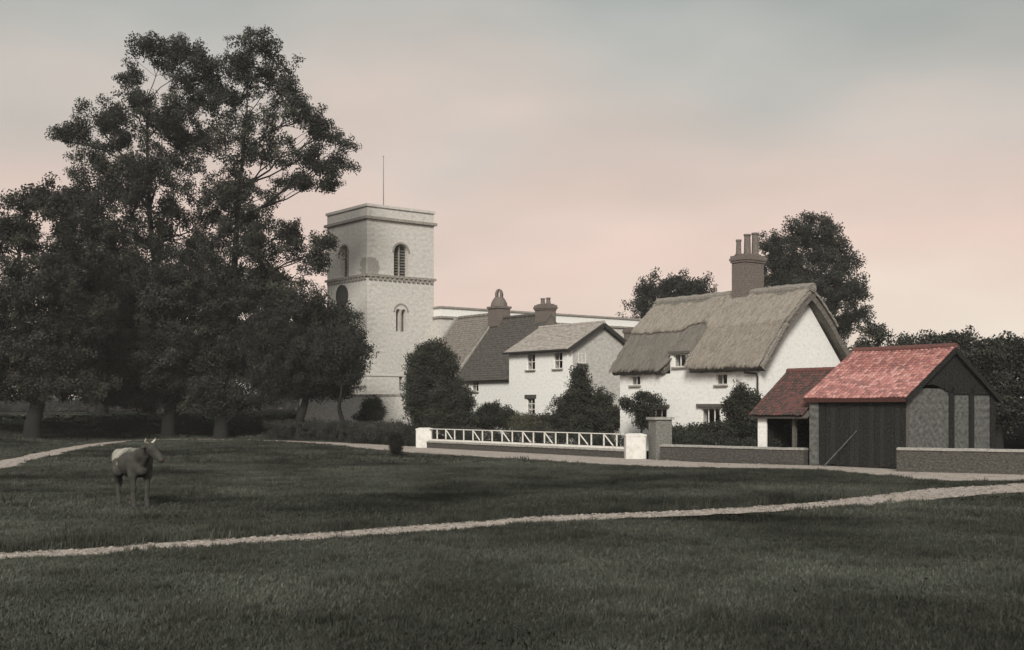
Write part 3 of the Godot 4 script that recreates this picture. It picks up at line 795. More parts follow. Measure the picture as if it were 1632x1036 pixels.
func chimney(parent: Node, o: Vector3, size: Vector3, pots: Array, m: Material) -> MeshInstance3D:
	var mb := MB.new()
	mb.box(o + Vector3(-size.x, 0, -size.z) * 0.5, o + Vector3(size.x * 0.5, size.y, size.z * 0.5))
	var y := o.y + size.y
	var c := Vector3(o.x, 0, o.z)
	# corbelled courses at the head
	for k in [[-0.34, -0.24, 0.05], [-0.24, -0.12, 0.09], [-0.12, 0.0, 0.05]]:
		mb.box(c + Vector3(-size.x * 0.5 - k[2], y + k[0], -size.z * 0.5 - k[2]), c + Vector3(size.x * 0.5 + k[2], y + k[1] - 0.004, size.z * 0.5 + k[2]))
	mb.box(c + Vector3(-size.x * 0.42, y - 0.05, -size.z * 0.42), c + Vector3(size.x * 0.42, y + 0.07, size.z * 0.42))
	var st := part("chimney", mb, m, parent)
	for p in pots:
		var pt := MB.new()
		pt.lathe(Vector3(o.x + p[0], y + 0.05, o.z + p[1]), [Vector2(0, 0), Vector2(p[2] * 1.15, 0), Vector2(p[2] * 1.15, 0.06), Vector2(p[2], 0.09), Vector2(p[2] * 0.86, p[3] - 0.1), Vector2(p[2] * 1.05, p[3] - 0.08), Vector2(p[2] * 1.05, p[3]), Vector2(p[2] * 0.75, p[3]), Vector2(p[2] * 0.7, p[3] - 0.3), Vector2(0, p[3] - 0.3)])
		part("chimney_pot", pt, M.brick, st)
	return st

func gable_points(w: float, eave: float, apex: float, base := 0.0) -> PackedVector2Array:
	return PackedVector2Array([Vector2(0, base), Vector2(w, base), Vector2(w, eave), Vector2(w * 0.5, apex), Vector2(0, eave)])

# ---------------------------------------------------------------- the church
func make_church() -> void:
	var turn := PI - acos(0.616)
	var t := thing("church", "stone church with a square battered tower and long low nave", "church", Vector3(-10.7, 1.2, -88.0), turn)
	var s := 5.95
	var g := 1.2
	var up := Vector3.UP
	# tower walls, each with its openings; the visible faces are x = 0 (right) and z = 0 (left)
	var mb := MB.new()
	var top := 17.0 - g
	var wt := 0.7
	# right face along z
	mb.wall(Vector3(0, -1.5, 0), Z, X * wt, s, top + 1.5, [[2.33, 12.0 - g + 1.5, 3.59, 14.5 - g + 1.5], [2.52, 7.85 - g + 1.5, 2.9, 9.6 - g + 1.5], [3.02, 7.85 - g + 1.5, 3.4, 9.6 - g + 1.5], [2.78, 3.4 - g + 1.5, 3.08, 4.5 - g + 1.5]])
	mb.arch_head(Vector3(0, 0, 0), Z, X * wt, 2.96, 13.8 - g, 0.63, 14.5 - g)
	mb.arch_head(Vector3(0, 0, 0), Z, X * wt, 2.71, 9.35 - g, 0.19, 9.6 - g)
	mb.arch_head(Vector3(0, 0, 0), Z, X * wt, 3.21, 9.35 - g, 0.19, 9.6 - g)
	# left face along x
	mb.wall(Vector3(wt, -1.5, 0), X, Z * wt, s - wt, top + 1.5, [[3.3 - 0.63 - wt, 12.0 - g + 1.5, 3.3 + 0.63 - wt, 14.5 - g + 1.5]])
	mb.arch_head(Vector3(wt, 0, 0), X, Z * wt, 3.3 - wt, 13.8 - g, 0.63, 14.5 - g)
	mb.wall(Vector3(s - wt, -1.5, wt), Z, X * wt, s - wt, top + 1.5, [])
	mb.wall(Vector3(wt, -1.5, s - wt), X, Z * wt, s - 2.0 * wt, top + 1.5, [])
	part("tower_wall", mb, M.church_stone, t)
	# battered plinth
	mb = MB.new()
	var y1 := 4.5 - g
	for k in [[0.0, 0.32, 0.0]]:
		var a := [Vector3(-0.3, -1.5, -0.3), Vector3(s + 0.3, -1.5, -0.3), Vector3(s + 0.3, -1.5, s + 0.3), Vector3(-0.3, -1.5, s + 0.3)]
		var b := [Vector3(-0.005, y1, -0.005), Vector3(s + 0.005, y1, -0.005), Vector3(s + 0.005, y1, s + 0.005), Vector3(-0.005, y1, s + 0.005)]
		for i in 4:
			var j := (i + 1) % 4
			if i != 3:
				mb.quad(a[i], a[j], b[j], b[i])
			else:
				# leave the slit clear
				var q := func(u: float, v: float) -> Vector3: return a[0].lerp(a[3], u).lerp(b[0].lerp(b[3], u), v)
				for c in [[0.0, 0.47, 0.0, 1.0], [0.52, 1.0, 0.0, 1.0], [0.47, 0.52, 0.0, 0.76]]:
					mb.quad(q.call(c[0], c[2]), q.call(c[1], c[2]), q.call(c[1], c[3]), q.call(c[0], c[3]))
	part("plinth", mb, M.church_stone, t)
	# string courses
	var ring := func(y: float, h: float, out: float, m: Material, called: String) -> void:
		var r := MB.new()
		for e in [[Vector3(-out, y, -out), Vector3(s + out, y + h, 0.02)], [Vector3(-out, y, 0.02), Vector3(0.02, y + h, s + out)], [Vector3(s - 0.02, y, 0.02), Vector3(s + out, y + h, s + out)], [Vector3(0.02, y, s - 0.02), Vector3(s - 0.02, y + h, s + out)]]:
			r.box(e[0], e[1])
		part(called, r, m, t)
	ring.call(16.08 - g, 0.2, 0.2, M.church_trim, "string_course")
	ring.call(11.84 - g, 0.17, 0.15, M.church_trim, "string_course")
	ring.call(4.46 - g, 0.12, 0.07, M.church_stone, "string_course")
	ring.call(17.0 - g, 0.2, 0.1, M.church_stone, "parapet_coping")
	# corbel blocks under the belfry string course
	var cb := MB.new()
	cb.box(Vector3(-0.12, -0.11, -0.11), Vector3(0.0, 0.11, 0.11))
	var cm := cb.mesh()
	for i in 14:
		for f in 2:
			var o := part("corbel", cm, M.church_trim, t)
			var q := 0.25 + i * (s - 0.5) / 13.0
			o.position = Vector3(-0.002, 11.72 - g, q) if f == 0 else Vector3(q, 11.72 - g, -0.002)
			if f == 1: o.rotation.y = -PI * 0.5
	# a sloped lead roof inside the parapet, and the flagpole
	mb = MB.new()
	mb.box(Vector3(0.7, 16.4 - g, 0.7), Vector3(s - 0.7, 16.5 - g, s - 0.7))
	part("tower_roof", mb, M.lead, t)
	mb = MB.new()
	mb.tube([Vector3(s * 0.42, 16.5 - g, s * 0.5), Vector3(s * 0.42, 21.4 - g, s * 0.5)], [0.05, 0.02], 8)
	mb.lathe(Vector3(s * 0.42, 21.4 - g, s * 0.5), [Vector2(0, 0), Vector2(0.05, 0.03), Vector2(0.05, 0.08), Vector2(0, 0.12)], 8)
	part("flagpole", mb, M.lead, t)
	# belfry windows with louvres
	for f in 2:
		var frame := MB.new()
		var cu := 2.96 if f == 0 else 3.3
		var u := Z if f == 0 else X
		var w := X if f == 0 else Z
		# hood mould round the head
		for i in 14:
			var a0 := PI * i / 14
			var a1 := PI * (i + 1) / 14
			var p := []
			for q in [[a0, 0.64], [a1, 0.64], [a1, 0.78], [a0, 0.78]]:
				p.append(u * (cu - cos(q[0]) * q[1]) + up * (13.8 - g + sin(q[0]) * q[1]) - w * 0.06)
			frame.quad(p[0], p[1], p[2], p[3])
			frame.quad(p[3], p[2], p[2] + w * 0.08, p[3] + w * 0.08)
			frame.quad(p[0], p[0] + w * 0.08, p[1] + w * 0.08, p[1])
		# central shaft of the twin opening
		frame.tube([u * cu + up * (12.0 - g) + w * 0.3, u * cu + up * (14.42 - g) + w * 0.3], [0.08, 0.08], 8)
		var fw := part("belfry_window", frame, M.church_trim, t)
		for i in 11:
			var l := MB.new()
			var y := 12.1 - g + i * 0.21
			var half := 0.6
			if y > 13.8 - g: half = sqrt(maxf(0.4 - pow(y - 13.8 + g, 2.0), 0.02))
			l.obox(u * cu + up * y + w * 0.42, u * half, (up * 0.75 + w * 0.65).normalized() * 0.1, (w * 0.75 - up * 0.65).normalized() * 0.015)
			part("louvre", l, M.louvre, fw)
	# back of the openings: a solid dark block stands in for the shade inside
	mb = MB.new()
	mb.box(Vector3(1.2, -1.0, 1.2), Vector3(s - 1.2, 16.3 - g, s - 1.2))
	part("shade_backing", mb, M.tar_shade_board, t)
	# hood over the twin lights
	mb = MB.new()
	mb.tube([Vector3(0.05, 7.85 - g, 2.96), Vector3(0.05, 9.5 - g, 2.96)], [0.07, 0.07], 8)
	for i in 12:
		var a0 := PI * i / 12
		var a1 := PI * (i + 1) / 12
		var p := []
		for q in [[a0, 0.56], [a1, 0.56], [a1, 0.66], [a0, 0.66]]:
			p.append(Vector3(-0.05, 9.32 - g + sin(q[0]) * q[1], 2.96 - cos(q[0]) * q[1]))
		mb.quad(p[0], p[1], p[2], p[3]); mb.quad(p[3], p[2], p[2] + X * 0.07, p[3] + X * 0.07); mb.quad(p[0], p[0] + X * 0.07, p[1] + X * 0.07, p[1])
	part("lancet_window", mb, M.church_trim, t)
	# the clock on the left face
	mb = MB.new()
	var disc := func(b: MB, r0: float, r1: float, z0: float) -> void:
		for i in 32:
			var a0 := TAU * i / 32
			var a1 := TAU * (i + 1) / 32
			var c := Vector3(3.57, 10.62 - g, z0)
			var p0 := c + Vector3(cos(a0) * r0, sin(a0) * r0, 0)
			var p1 := c + Vector3(cos(a1) * r0, sin(a1) * r0, 0)
			var p2 := c + Vector3(cos(a1) * r1, sin(a1) * r1, 0)
			var p3 := c + Vector3(cos(a0) * r1, sin(a0) * r1, 0)
			b.quad(p0, p1, p2, p3)
			b.quad(p3, p2, p2 + Z * 0.2, p3 + Z * 0.2)
	disc.call(mb, 0.0, 0.8, -0.1)
	var face := part("clock_face", mb, M.clock, t)
	mb = MB.new()
	disc.call(mb, 0.74, 0.84, -0.13)
	part("rim", mb, M.iron, face)
	# rough weathered patch on the corner above the string course
	mb = MB.new()
	for k in 6:
		var y := 12.05 - g + k * 0.2
		for f in 2:
			var u := 0.0
			var reach := rng.randf_range(0.55, 0.95)
			while u < reach:
				var w := rng.randf_range(0.22, 0.42)
				var proud := 0.012 + rng.randf() * 0.018
				if f == 0: mb.box(Vector3(-proud, y, u + 0.01), Vector3(0.05, y + 0.19, u + w - 0.01))
				else: mb.box(Vector3(u + 0.06, y, -proud), Vector3(u + 0.05 + w, y + 0.19, 0.05))
				u += w
	part("weathered_stones", mb, M.stain, t)
	# nave: a long wall under a parapet, running on from the tower
	mb = MB.new()
	var nx := -1.0
	mb.wall(Vector3(nx, -1.5, s + 0.01), Z, X * 0.7, 23.0, 8.95 - g + 1.5, [])
	mb.wall(Vector3(nx + 0.7, -1.5, s + 0.01), X, Z * 0.7, 7.2, 8.95 - g + 1.5, [])
	mb.wall(Vector3(nx + 7.2, -1.5, s + 0.71), Z, X * 0.7, 22.3, 8.95 - g + 1.5, [])
	mb.wall(Vector3(nx + 0.7, -1.5, s + 22.3), X, Z * 0.7, 6.5, 8.95 - g + 1.5, [])
	part("nave_wall", mb, M.church_stone, t)
	mb = MB.new()
	mb.box(Vector3(nx - 0.14, 8.95 - g, s - 0.12), Vector3(nx + 7.9, 9.1 - g, s + 23.1))
	part("nave_string_course", mb, M.church_trim, t)
	mb = MB.new()
	mb.box(Vector3(nx, 9.1 - g, s), Vector3(nx + 0.4, 9.72 - g, s + 23.0))
	mb.box(Vector3(nx + 0.4, 9.1 - g, s), Vector3(nx + 7.8, 9.72 - g, s + 0.4))
	part("parapet", mb, M.whitewash, t)
	mb = MB.new()
	mb.box(Vector3(nx - 0.1, 9.72 - g, s - 0.1), Vector3(nx + 0.5, 9.86 - g, s + 23.1))
	mb.box(Vector3(nx + 0.5, 9.72 - g, s - 0.1), Vector3(nx + 7.9, 9.86 - g, s + 0.5))
	part("nave_coping", mb, M.church_trim, t)
	mb = MB.new()
	mb.quad(Vector3(nx + 0.4, 9.15 - g, s + 0.4), Vector3(nx + 0.4, 9.15 - g, s + 23), Vector3(nx + 4.0, 10.0 - g, s + 23), Vector3(nx + 4.0, 10.0 - g, s + 0.4))
	mb.quad(Vector3(nx + 7.8, 9.15 - g, s + 0.4), Vector3(nx + 7.8, 9.15 - g, s + 23), Vector3(nx + 4.0, 10.0 - g, s + 23), Vector3(nx + 4.0, 10.0 - g, s + 0.4))
	part("nave_roof", mb, M.lead, t)
	# churchyard wall below the tower
	var cw := thing("churchyard_wall", "pale stone churchyard wall seen between the trunks below the tower", "wall", Vector3(-9.6, 1.2, -85.0), 0.06)
	mb = MB.new()
	mb.wall(Vector3(-5.5, -1.8, 0), X, -Z * 0.4, 8.1, 3.55, [])
	part("wall", mb, M.church_stone, cw)
	for i in 10:
		mb = MB.new()
		mb.box(Vector3(-5.58 + i * 0.81, 1.75, -0.48), Vector3(-5.59 + (i + 1) * 0.81, 1.86 + rng.randf() * 0.015, 0.08))
		part("coping_stone", mb, M.church_trim, cw)

# ---------------------------------------------------------------- cottages
const HOUSE_TURN := 2.2142974

func make_white_house() -> void:
	var t := thing("white_house", "white two storey house with a pale slate roof and grey rendered gable", "house", Vector3(3.3, 0, -70.0), HOUSE_TURN)
	var L := 5.8
	var W := 5.2
	var eave := 5.6
	var apex := 7.12
	var mb := MB.new()
	var holes := [[3.58 - 0.42, 4.42, 3.58 + 0.42, 5.4], [0.95 - 0.42, 4.42, 0.95 + 0.42, 5.4], [3.6 - 0.42, 1.35, 3.6 + 0.42, 2.68]]
	mb.wall(Vector3(0, -0.3, 0), X, Z * 0.35, L, eave + 0.3, holes.map(func(h): return [h[0], h[1] + 0.3, h[2], h[3] + 0.3]))
	part("front_wall", mb, M.whitewash, t)
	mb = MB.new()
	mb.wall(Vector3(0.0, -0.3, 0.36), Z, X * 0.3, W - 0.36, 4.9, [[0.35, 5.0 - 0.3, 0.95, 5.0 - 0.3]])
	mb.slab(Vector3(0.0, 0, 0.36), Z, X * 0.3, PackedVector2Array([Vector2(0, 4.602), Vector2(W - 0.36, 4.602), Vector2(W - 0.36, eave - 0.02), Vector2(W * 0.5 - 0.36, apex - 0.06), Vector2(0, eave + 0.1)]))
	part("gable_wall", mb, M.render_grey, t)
	mb = MB.new()
	mb.slab(Vector3(L - 0.3, 0, 0.36), Z, X * 0.3, PackedVector2Array([Vector2(0, -0.3), Vector2(W - 0.36, -0.3), Vector2(W - 0.36, eave - 0.02), Vector2(W * 0.5 - 0.36, apex - 0.06), Vector2(0, eave + 0.1)]))
	mb.wall(Vector3(0.3, -0.3, W - 0.3), X, Z * 0.3, L - 0.6, eave + 0.2, [])
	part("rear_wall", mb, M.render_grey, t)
	for h in holes:
		window(t, Vector3(h[0], h[1], 0), X, Z, h[2] - h[0], h[3] - h[1], 2, 2 if h[1] > 3.0 else 4)
	mb = MB.new()
	mb.box(Vector3(3.6 - 0.56, 2.68, -0.05), Vector3(3.6 + 0.56, 2.9, 0.1))
	part("lintel", mb, M.dark_wall, t)
	# a small gable window
	window(t, Vector3(-0.09, 4.75, 0.75), Z, X, 0.6, 0.6, 2, 1)
	# roof: boards, slates, ridge, barge boards
	var sl := Vector3(0, apex - eave, W * 0.5)
	var slope := sl.length()
	var sd := sl / slope
	var nn := Vector3(0, W * 0.5, -(apex - eave)).normalized()
	mb = MB.new()
	var o := Vector3(-0.22, eave, 0) - sd * 0.3
	mb.obox(o + X * (L + 0.44) * 0.5 + sd * (slope + 0.3) * 0.5 + nn * 0.03, X * (L + 0.44) * 0.5, sd * (slope + 0.3) * 0.5, nn * 0.05)
	var sdb := Vector3(0, sd.y, -sd.z)
	var nb := Vector3(0, nn.y, -nn.z)
	var ob := Vector3(-0.22, eave, W) - sdb * 0.3
	mb.obox(ob + X * (L + 0.44) * 0.5 + sdb * (slope + 0.3) * 0.5 + nb * 0.03, X * (L + 0.44) * 0.5, sdb * (slope + 0.3) * 0.5, nb * 0.05)
	var roof := part("roof", mb, M.oak_post, t)
	courses("slates", roof, M.slate, o + nn * 0.085 - X * 0.03, X, sd, L + 0.5, slope + 0.36, 0.32, 0.22)
	courses("slates", roof, M.slate, ob + nb * 0.085 - X * 0.03, X, sdb, L + 0.5, slope + 0.36, 0.32, 0.22)
	mb = MB.new()
	for i in 14:
		mb.tube([Vector3(-0.25 + i * 0.45, apex + 0.12, W * 0.5), Vector3(-0.25 + i * 0.45 + 0.44, apex + 0.12, W * 0.5)], [0.1, 0.1], 8)
	part("ridge_tiles", mb, M.slate, roof)
	for k in 2:
		mb = MB.new()
		var oo := o if k == 0 else ob
		var ss := sd if k == 0 else sdb
		var kk := nn if k == 0 else nb
		mb.obox(oo - X * 0.03 + ss * (slope + 0.3) * 0.5 - kk * 0.03, X * 0.025, ss * (slope + 0.28) * 0.5, kk * 0.12)
		part("barge_board", mb, M.iron, roof)
	mb = MB.new()
	mb.tube([Vector3(-0.2, eave - 0.1, -0.33), Vector3(L + 0.2, eave - 0.1, -0.33)], [0.07, 0.07], 8)
	part("gutter", mb, M.iron, roof)

func make_tiled_cottages() -> void:
	# the dark roofed cottage and its neighbour with the paler roof
	var data := [
		{"at": Vector3(0.0, 0, -76.0), "L": 6.1, "eave": 4.2, "apex": 8.15, "W": 6.4, "tile": M.old_tile, "label": "low white cottage with a steep dark tiled roof and cowled chimney"},
		{"at": Vector3(-3.72, 0, -80.96), "L": 4.6, "eave": 4.3, "apex": 8.5, "W": 6.4, "tile": M.lichen_tile, "label": "cottage beyond with a paler mottled roof, half behind a dark shrub tree"}]
	for k in 2:
		var d: Dictionary = data[k]
		var t := thing("tiled_cottage", d.label, "cottage", d.at, HOUSE_TURN, "tiled cottages below the church")
		var L: float = d.L
		var W: float = d.W
		var eave: float = d.eave
		var apex: float = d.apex
		var mb := MB.new()
		var holes := []
		if k == 0: holes = [[3.7, 3.18, 4.5, 4.02]]
		mb.wall(Vector3(0, -0.4, 0), X, Z * 0.35, L, eave + 0.35, holes.map(func(h): return [h[0], h[1] + 0.4, h[2], h[3] + 0.4]))
		part("front_wall", mb, M.whitewash, t)
		for h in holes:
			window(t, Vector3(h[0], h[1], 0), X, Z, h[2] - h[0], h[3] - h[1], 2, 2)
		mb = MB.new()
		mb.slab(Vector3(0, 0, 0.36), Z, X * 0.3, PackedVector2Array([Vector2(0, -0.4), Vector2(W - 0.36, -0.4), Vector2(W - 0.36, eave), Vector2(W * 0.5 - 0.36, apex - 0.12), Vector2(0, eave + 0.3)]))
		mb.slab(Vector3(L - 0.3, 0, 0.36), Z, X * 0.3, PackedVector2Array([Vector2(0, -0.4), Vector2(W - 0.36, -0.4), Vector2(W - 0.36, eave), Vector2(W * 0.5 - 0.36, apex - 0.12), Vector2(0, eave + 0.3)]))
		mb.wall(Vector3(0.3, -0.4, W - 0.3), X, Z * 0.3, L - 0.6, eave + 0.3, [])
		part("gable_wall", mb, M.brick, t)
		var sl := Vector3(0, apex - eave, W * 0.5)
		var slope := sl.length()
		var sd := sl / slope
		var roof: MeshInstance3D
		for f in 2:
			var ss := sd if f == 0 else Vector3(0, sd.y, -sd.z)
			var nn := Vector3(0, sd.z, -sd.y) if f == 0 else Vector3(0, sd.z, sd.y)
			var o := Vector3(0.01 if k == 0 else 0.02, eave, 0.0 if f == 0 else W) - ss * 0.45
			mb = MB.new()
			mb.obox(o + X * (L + 0.1) * 0.5 + ss * (slope + 0.45) * 0.5, X * (L + 0.1) * 0.5, ss * (slope + 0.45) * 0.5, nn * 0.06)
			var p := part("roof", mb, M.oak_post, t)
			if f == 0: roof = p
			courses("tiles", p, d.tile, o + nn * 0.065, X, ss, L + 0.12, slope + 0.5, 0.27, 0.2)
			# raised verge where the roof ends
			mb = MB.new()
			mb.obox(o + X * (L + 0.14) + ss * (slope + 0.45) * 0.5 + nn * 0.08, X * 0.09, ss * (slope + 0.45) * 0.5, nn * 0.12)
			part("verge", mb, M.coping, p)
		mb = MB.new()
		for i in int(L / 0.4):
			mb.tube([Vector3(0.05 + i * 0.4, apex + 0.12, W * 0.5), Vector3(0.05 + i * 0.4 + 0.39, apex + 0.12, W * 0.5)], [0.13, 0.13], 8)
		part("ridge_tiles", mb, d.tile, roof)
		if k == 0:
			# stack with a domed cowl at the far end, a plain stack with two pots at the near end
			var c := MB.new()
			var co := Vector3(5.75, 7.7, W * 0.5)
			c.box(co + Vector3(-0.55, 0, -0.55), co + Vector3(0.55, 1.25, 0.55))
			c.box(co + Vector3(-0.62, 1.25, -0.62), co + Vector3(0.62, 1.4, 0.62))
			c.lathe(co, [Vector2(0, 1.4), Vector2(0.6, 1.4), Vector2(0.55, 1.65), Vector2(0.42, 1.9), Vector2(0.3, 2.05), Vector2(0, 2.05)], 12)
			var st := part("chimney", c, M.brick, t)
			c = MB.new()
			# an arched pot: two legs and a hood
			for sx in [-1, 1]:
				c.tube([co + Vector3(0.22 * sx, 2.0, 0), co + Vector3(0.24 * sx, 2.3, 0), co + Vector3(0.16 * sx, 2.5, 0), co + Vector3(0, 2.58, 0)], [0.1, 0.1, 0.09, 0.08], 8)
				c.tube([co + Vector3(0, 2.0, 0.22 * sx), co + Vector3(0, 2.3, 0.24 * sx), co + Vector3(0, 2.5, 0.16 * sx), co + Vector3(0, 2.58, 0)], [0.1, 0.1, 0.09, 0.08], 8)
			part("cowl", c, M.brick, st)
			chimney(t, Vector3(0.6, 6.9, W * 0.5), Vector3(1.15, 1.95, 0.85), [[-0.3, 0.0, 0.15, 0.42], [0.28, 0.0, 0.15, 0.42]], M.brick)

func make_back_cottage() -> void:
	# only the stack and the head of the roof show between the white gable and the thatch
	var t := thing("back_cottage", "roof and dark chimney of a cottage between white gable and thatch", "cottage", Vector3(7.65, 0, -80.0), HOUSE_TURN)
	var mb := MB.new()
	mb.wall(Vector3(0, -0.2, 0), X, Z * 0.3, 4.0, 4.4, [])
	mb.wall(Vector3(0.0, -0.2, 4.2), X, Z * 0.3, 4.0, 4.4, [])
	for x in [0.0, 3.7]:
		mb.slab(Vector3(x, 0, 0.31), Z, X * 0.3, PackedVector2Array([Vector2(0, -0.2), Vector2(3.88, -0.2), Vector2(3.88, 4.2), Vector2(1.94, 5.5), Vector2(0, 4.2)]))
	part("wall", mb, M.render_grey, t)
	var sd := Vector3(0, 1.4, 2.25).normalized()
	for f in 2:
		var ss := sd if f == 0 else Vector3(0, sd.y, -sd.z)
		var nn := Vector3(0, sd.z, -sd.y) if f == 0 else Vector3(0, sd.z, sd.y)
		var o := Vector3(-0.15, 4.22, 0.0 if f == 0 else 4.5) - ss * 0.25
		mb = MB.new()
		mb.obox(o + X * 2.15 + ss * 1.45, X * 2.15, ss * 1.45, nn * 0.05)
		var p := part("roof", mb, M.oak_post, t)
		courses("tiles", p, M.old_tile, o + nn * 0.055, X, ss, 4.3, 2.92, 0.27, 0.2)
	chimney(t, Vector3(2.0, 5.2, 2.25), Vector3(0.7, 2.4, 0.62), [], M.brick)

# the thatched cottage
const TL := 9.05
const TW := 6.0
const T_EAVE := 3.72
const T_APEX := 7.0

func thatch_section(x: float, side: float, s: float, lift: float) -> Vector3:
	# a point on the upper face of the thatch: s runs from the ridge (0) to the eave (1); side -1 is the front
	var over := 0.42
	var ridge := Vector3(0, T_APEX + 0.62, TW * 0.5)
	var foot := Vector3(0, T_EAVE - 0.1, TW * 0.5 + side * (TW * 0.5 + over))
	if side < 0.0:
		# drawn up over the half dormer and a little over the other upper windows
		foot = foot.lerp(ridge, 0.17 * smoothstep(0.95, 0.35, absf(x - 4.9)))
	foot += Vector3(0, 0.36, 0)
	var p := ridge.lerp(foot, s)
	var nn := Vector3(0, TW * 0.5, side * (T_APEX - T_EAVE)).normalized()
	# rounded over the ridge, bellied below
	p += nn * (0.10 * sin(s * PI) - 0.22 * pow(1.0 - s, 8.0))
	p += nn * (wob.get_noise_3d(x * 22.0, s * 60.0, side * 50.0) * 0.09 + wob.get_noise_3d(x * 70.0, s * 160.0, side * 90.0) * 0.03 + lift)
	p.x = x
	return p

func thatch_slab(x0: float, x1: float, s0: float, s1: float, side: float, lift: float, thick: float, edge_wave: float) -> MB:
	var mb := MB.new()
	var nx := int((x1 - x0) / 0.14)
	var ns := maxi(8, int((s1 - s0) * 34.0))
	var g := []
	var low := []
	var nn := Vector3(0, TW * 0.5, side * (T_APEX - T_EAVE)).normalized()
	for i in nx + 1:
		for j in ns + 1:
			var u := float(i) / nx
			var q := float(j) / ns
			var s := lerpf(s0, s1, q)
			if j == ns: s += edge_wave * wob.get_noise_2d(u * 900.0, side * 30.0 + s1 * 70.0)
			var x := lerpf(x0, x1, u)
			if i == 0 or i == nx: x += edge_wave * wob.get_noise_2d(q * 700.0, x * 30.0) * 2.0
			var round_off := 1.0
			for e in [q if s0 > 0.01 else 1.0, 1.0 - q, u * nx / 6.0, (1.0 - u) * nx / 6.0]:
				round_off = minf(round_off, sqrt(clampf(e * 8.0, 0.0, 1.0)) if e != q and e != 1.0 - q else sqrt(clampf(e * ns / 3.0, 0.0, 1.0)))
			var p := thatch_section(x, side, s, lift)
			g.append(p - nn * (1.0 - round_off) * thick * 0.45)
			low.append(p - nn * thick)
	var w := ns + 1
	for i in nx:
		for j in ns:
			mb.quad(g[i * w + j], g[(i + 1) * w + j], g[(i + 1) * w + j + 1], g[i * w + j + 1])
			mb.quad(low[i * w + j], low[i * w + j + 1], low[(i + 1) * w + j + 1], low[(i + 1) * w + j])
		mb.quad(g[i * w + ns], g[(i + 1) * w + ns], low[(i + 1) * w + ns], low[i * w + ns])
		mb.quad(g[i * w], low[i * w], low[(i + 1) * w], g[(i + 1) * w])
	for j in ns:
		mb.quad(g[j], g[j + 1], low[j + 1], low[j])
		mb.quad(g[nx * w + j], low[nx * w + j], low[nx * w + j + 1], g[nx * w + j + 1])
	return mb

func straws(parent: Node, count: int, x0: float, x1: float, s0: float, s1: float, side: float, lift: float, col: Color) -> void:
	var mb := MB.new()
	for k in 7:
		var o := Vector3(rng.randf_range(-0.05, 0.05), rng.randf_range(-0.012, 0.02), rng.randf_range(-0.1, 0.1))
		mb.obox(o, X * 0.007, Vector3.UP * 0.007, (Z + X * rng.randf_range(-0.15, 0.15) + Vector3.UP * rng.randf_range(-0.06, 0.06)).normalized() * rng.randf_range(0.12, 0.24))
	var where := []
	var cols := []
	for i in count:
		var x := rng.randf_range(x0, x1)
		var s := rng.randf_range(s0, s1)
		var p := thatch_section(x, side, s, lift + 0.005)
		var q := thatch_section(x, side, minf(s + 0.03, 1.02), lift + 0.005)
		var down := (q - p).normalized()
		var nn := X.cross(down).normalized()
		if nn.y < 0.0: nn = -nn
		var b := Basis(down.cross(nn) * -1.0, nn, down)
		b = b.rotated(nn, rng.randfn() * 0.13)
		where.append(Transform3D(b, p))
		var tone := rng.randf_range(0.65, 1.3)
		cols.append(Color(col.r * tone, col.g * tone, col.b * tone))
	var o := copies("straw", mb.mesh(), M.straw, where, cols, parent)
	o.set_meta("kind", "stuff")

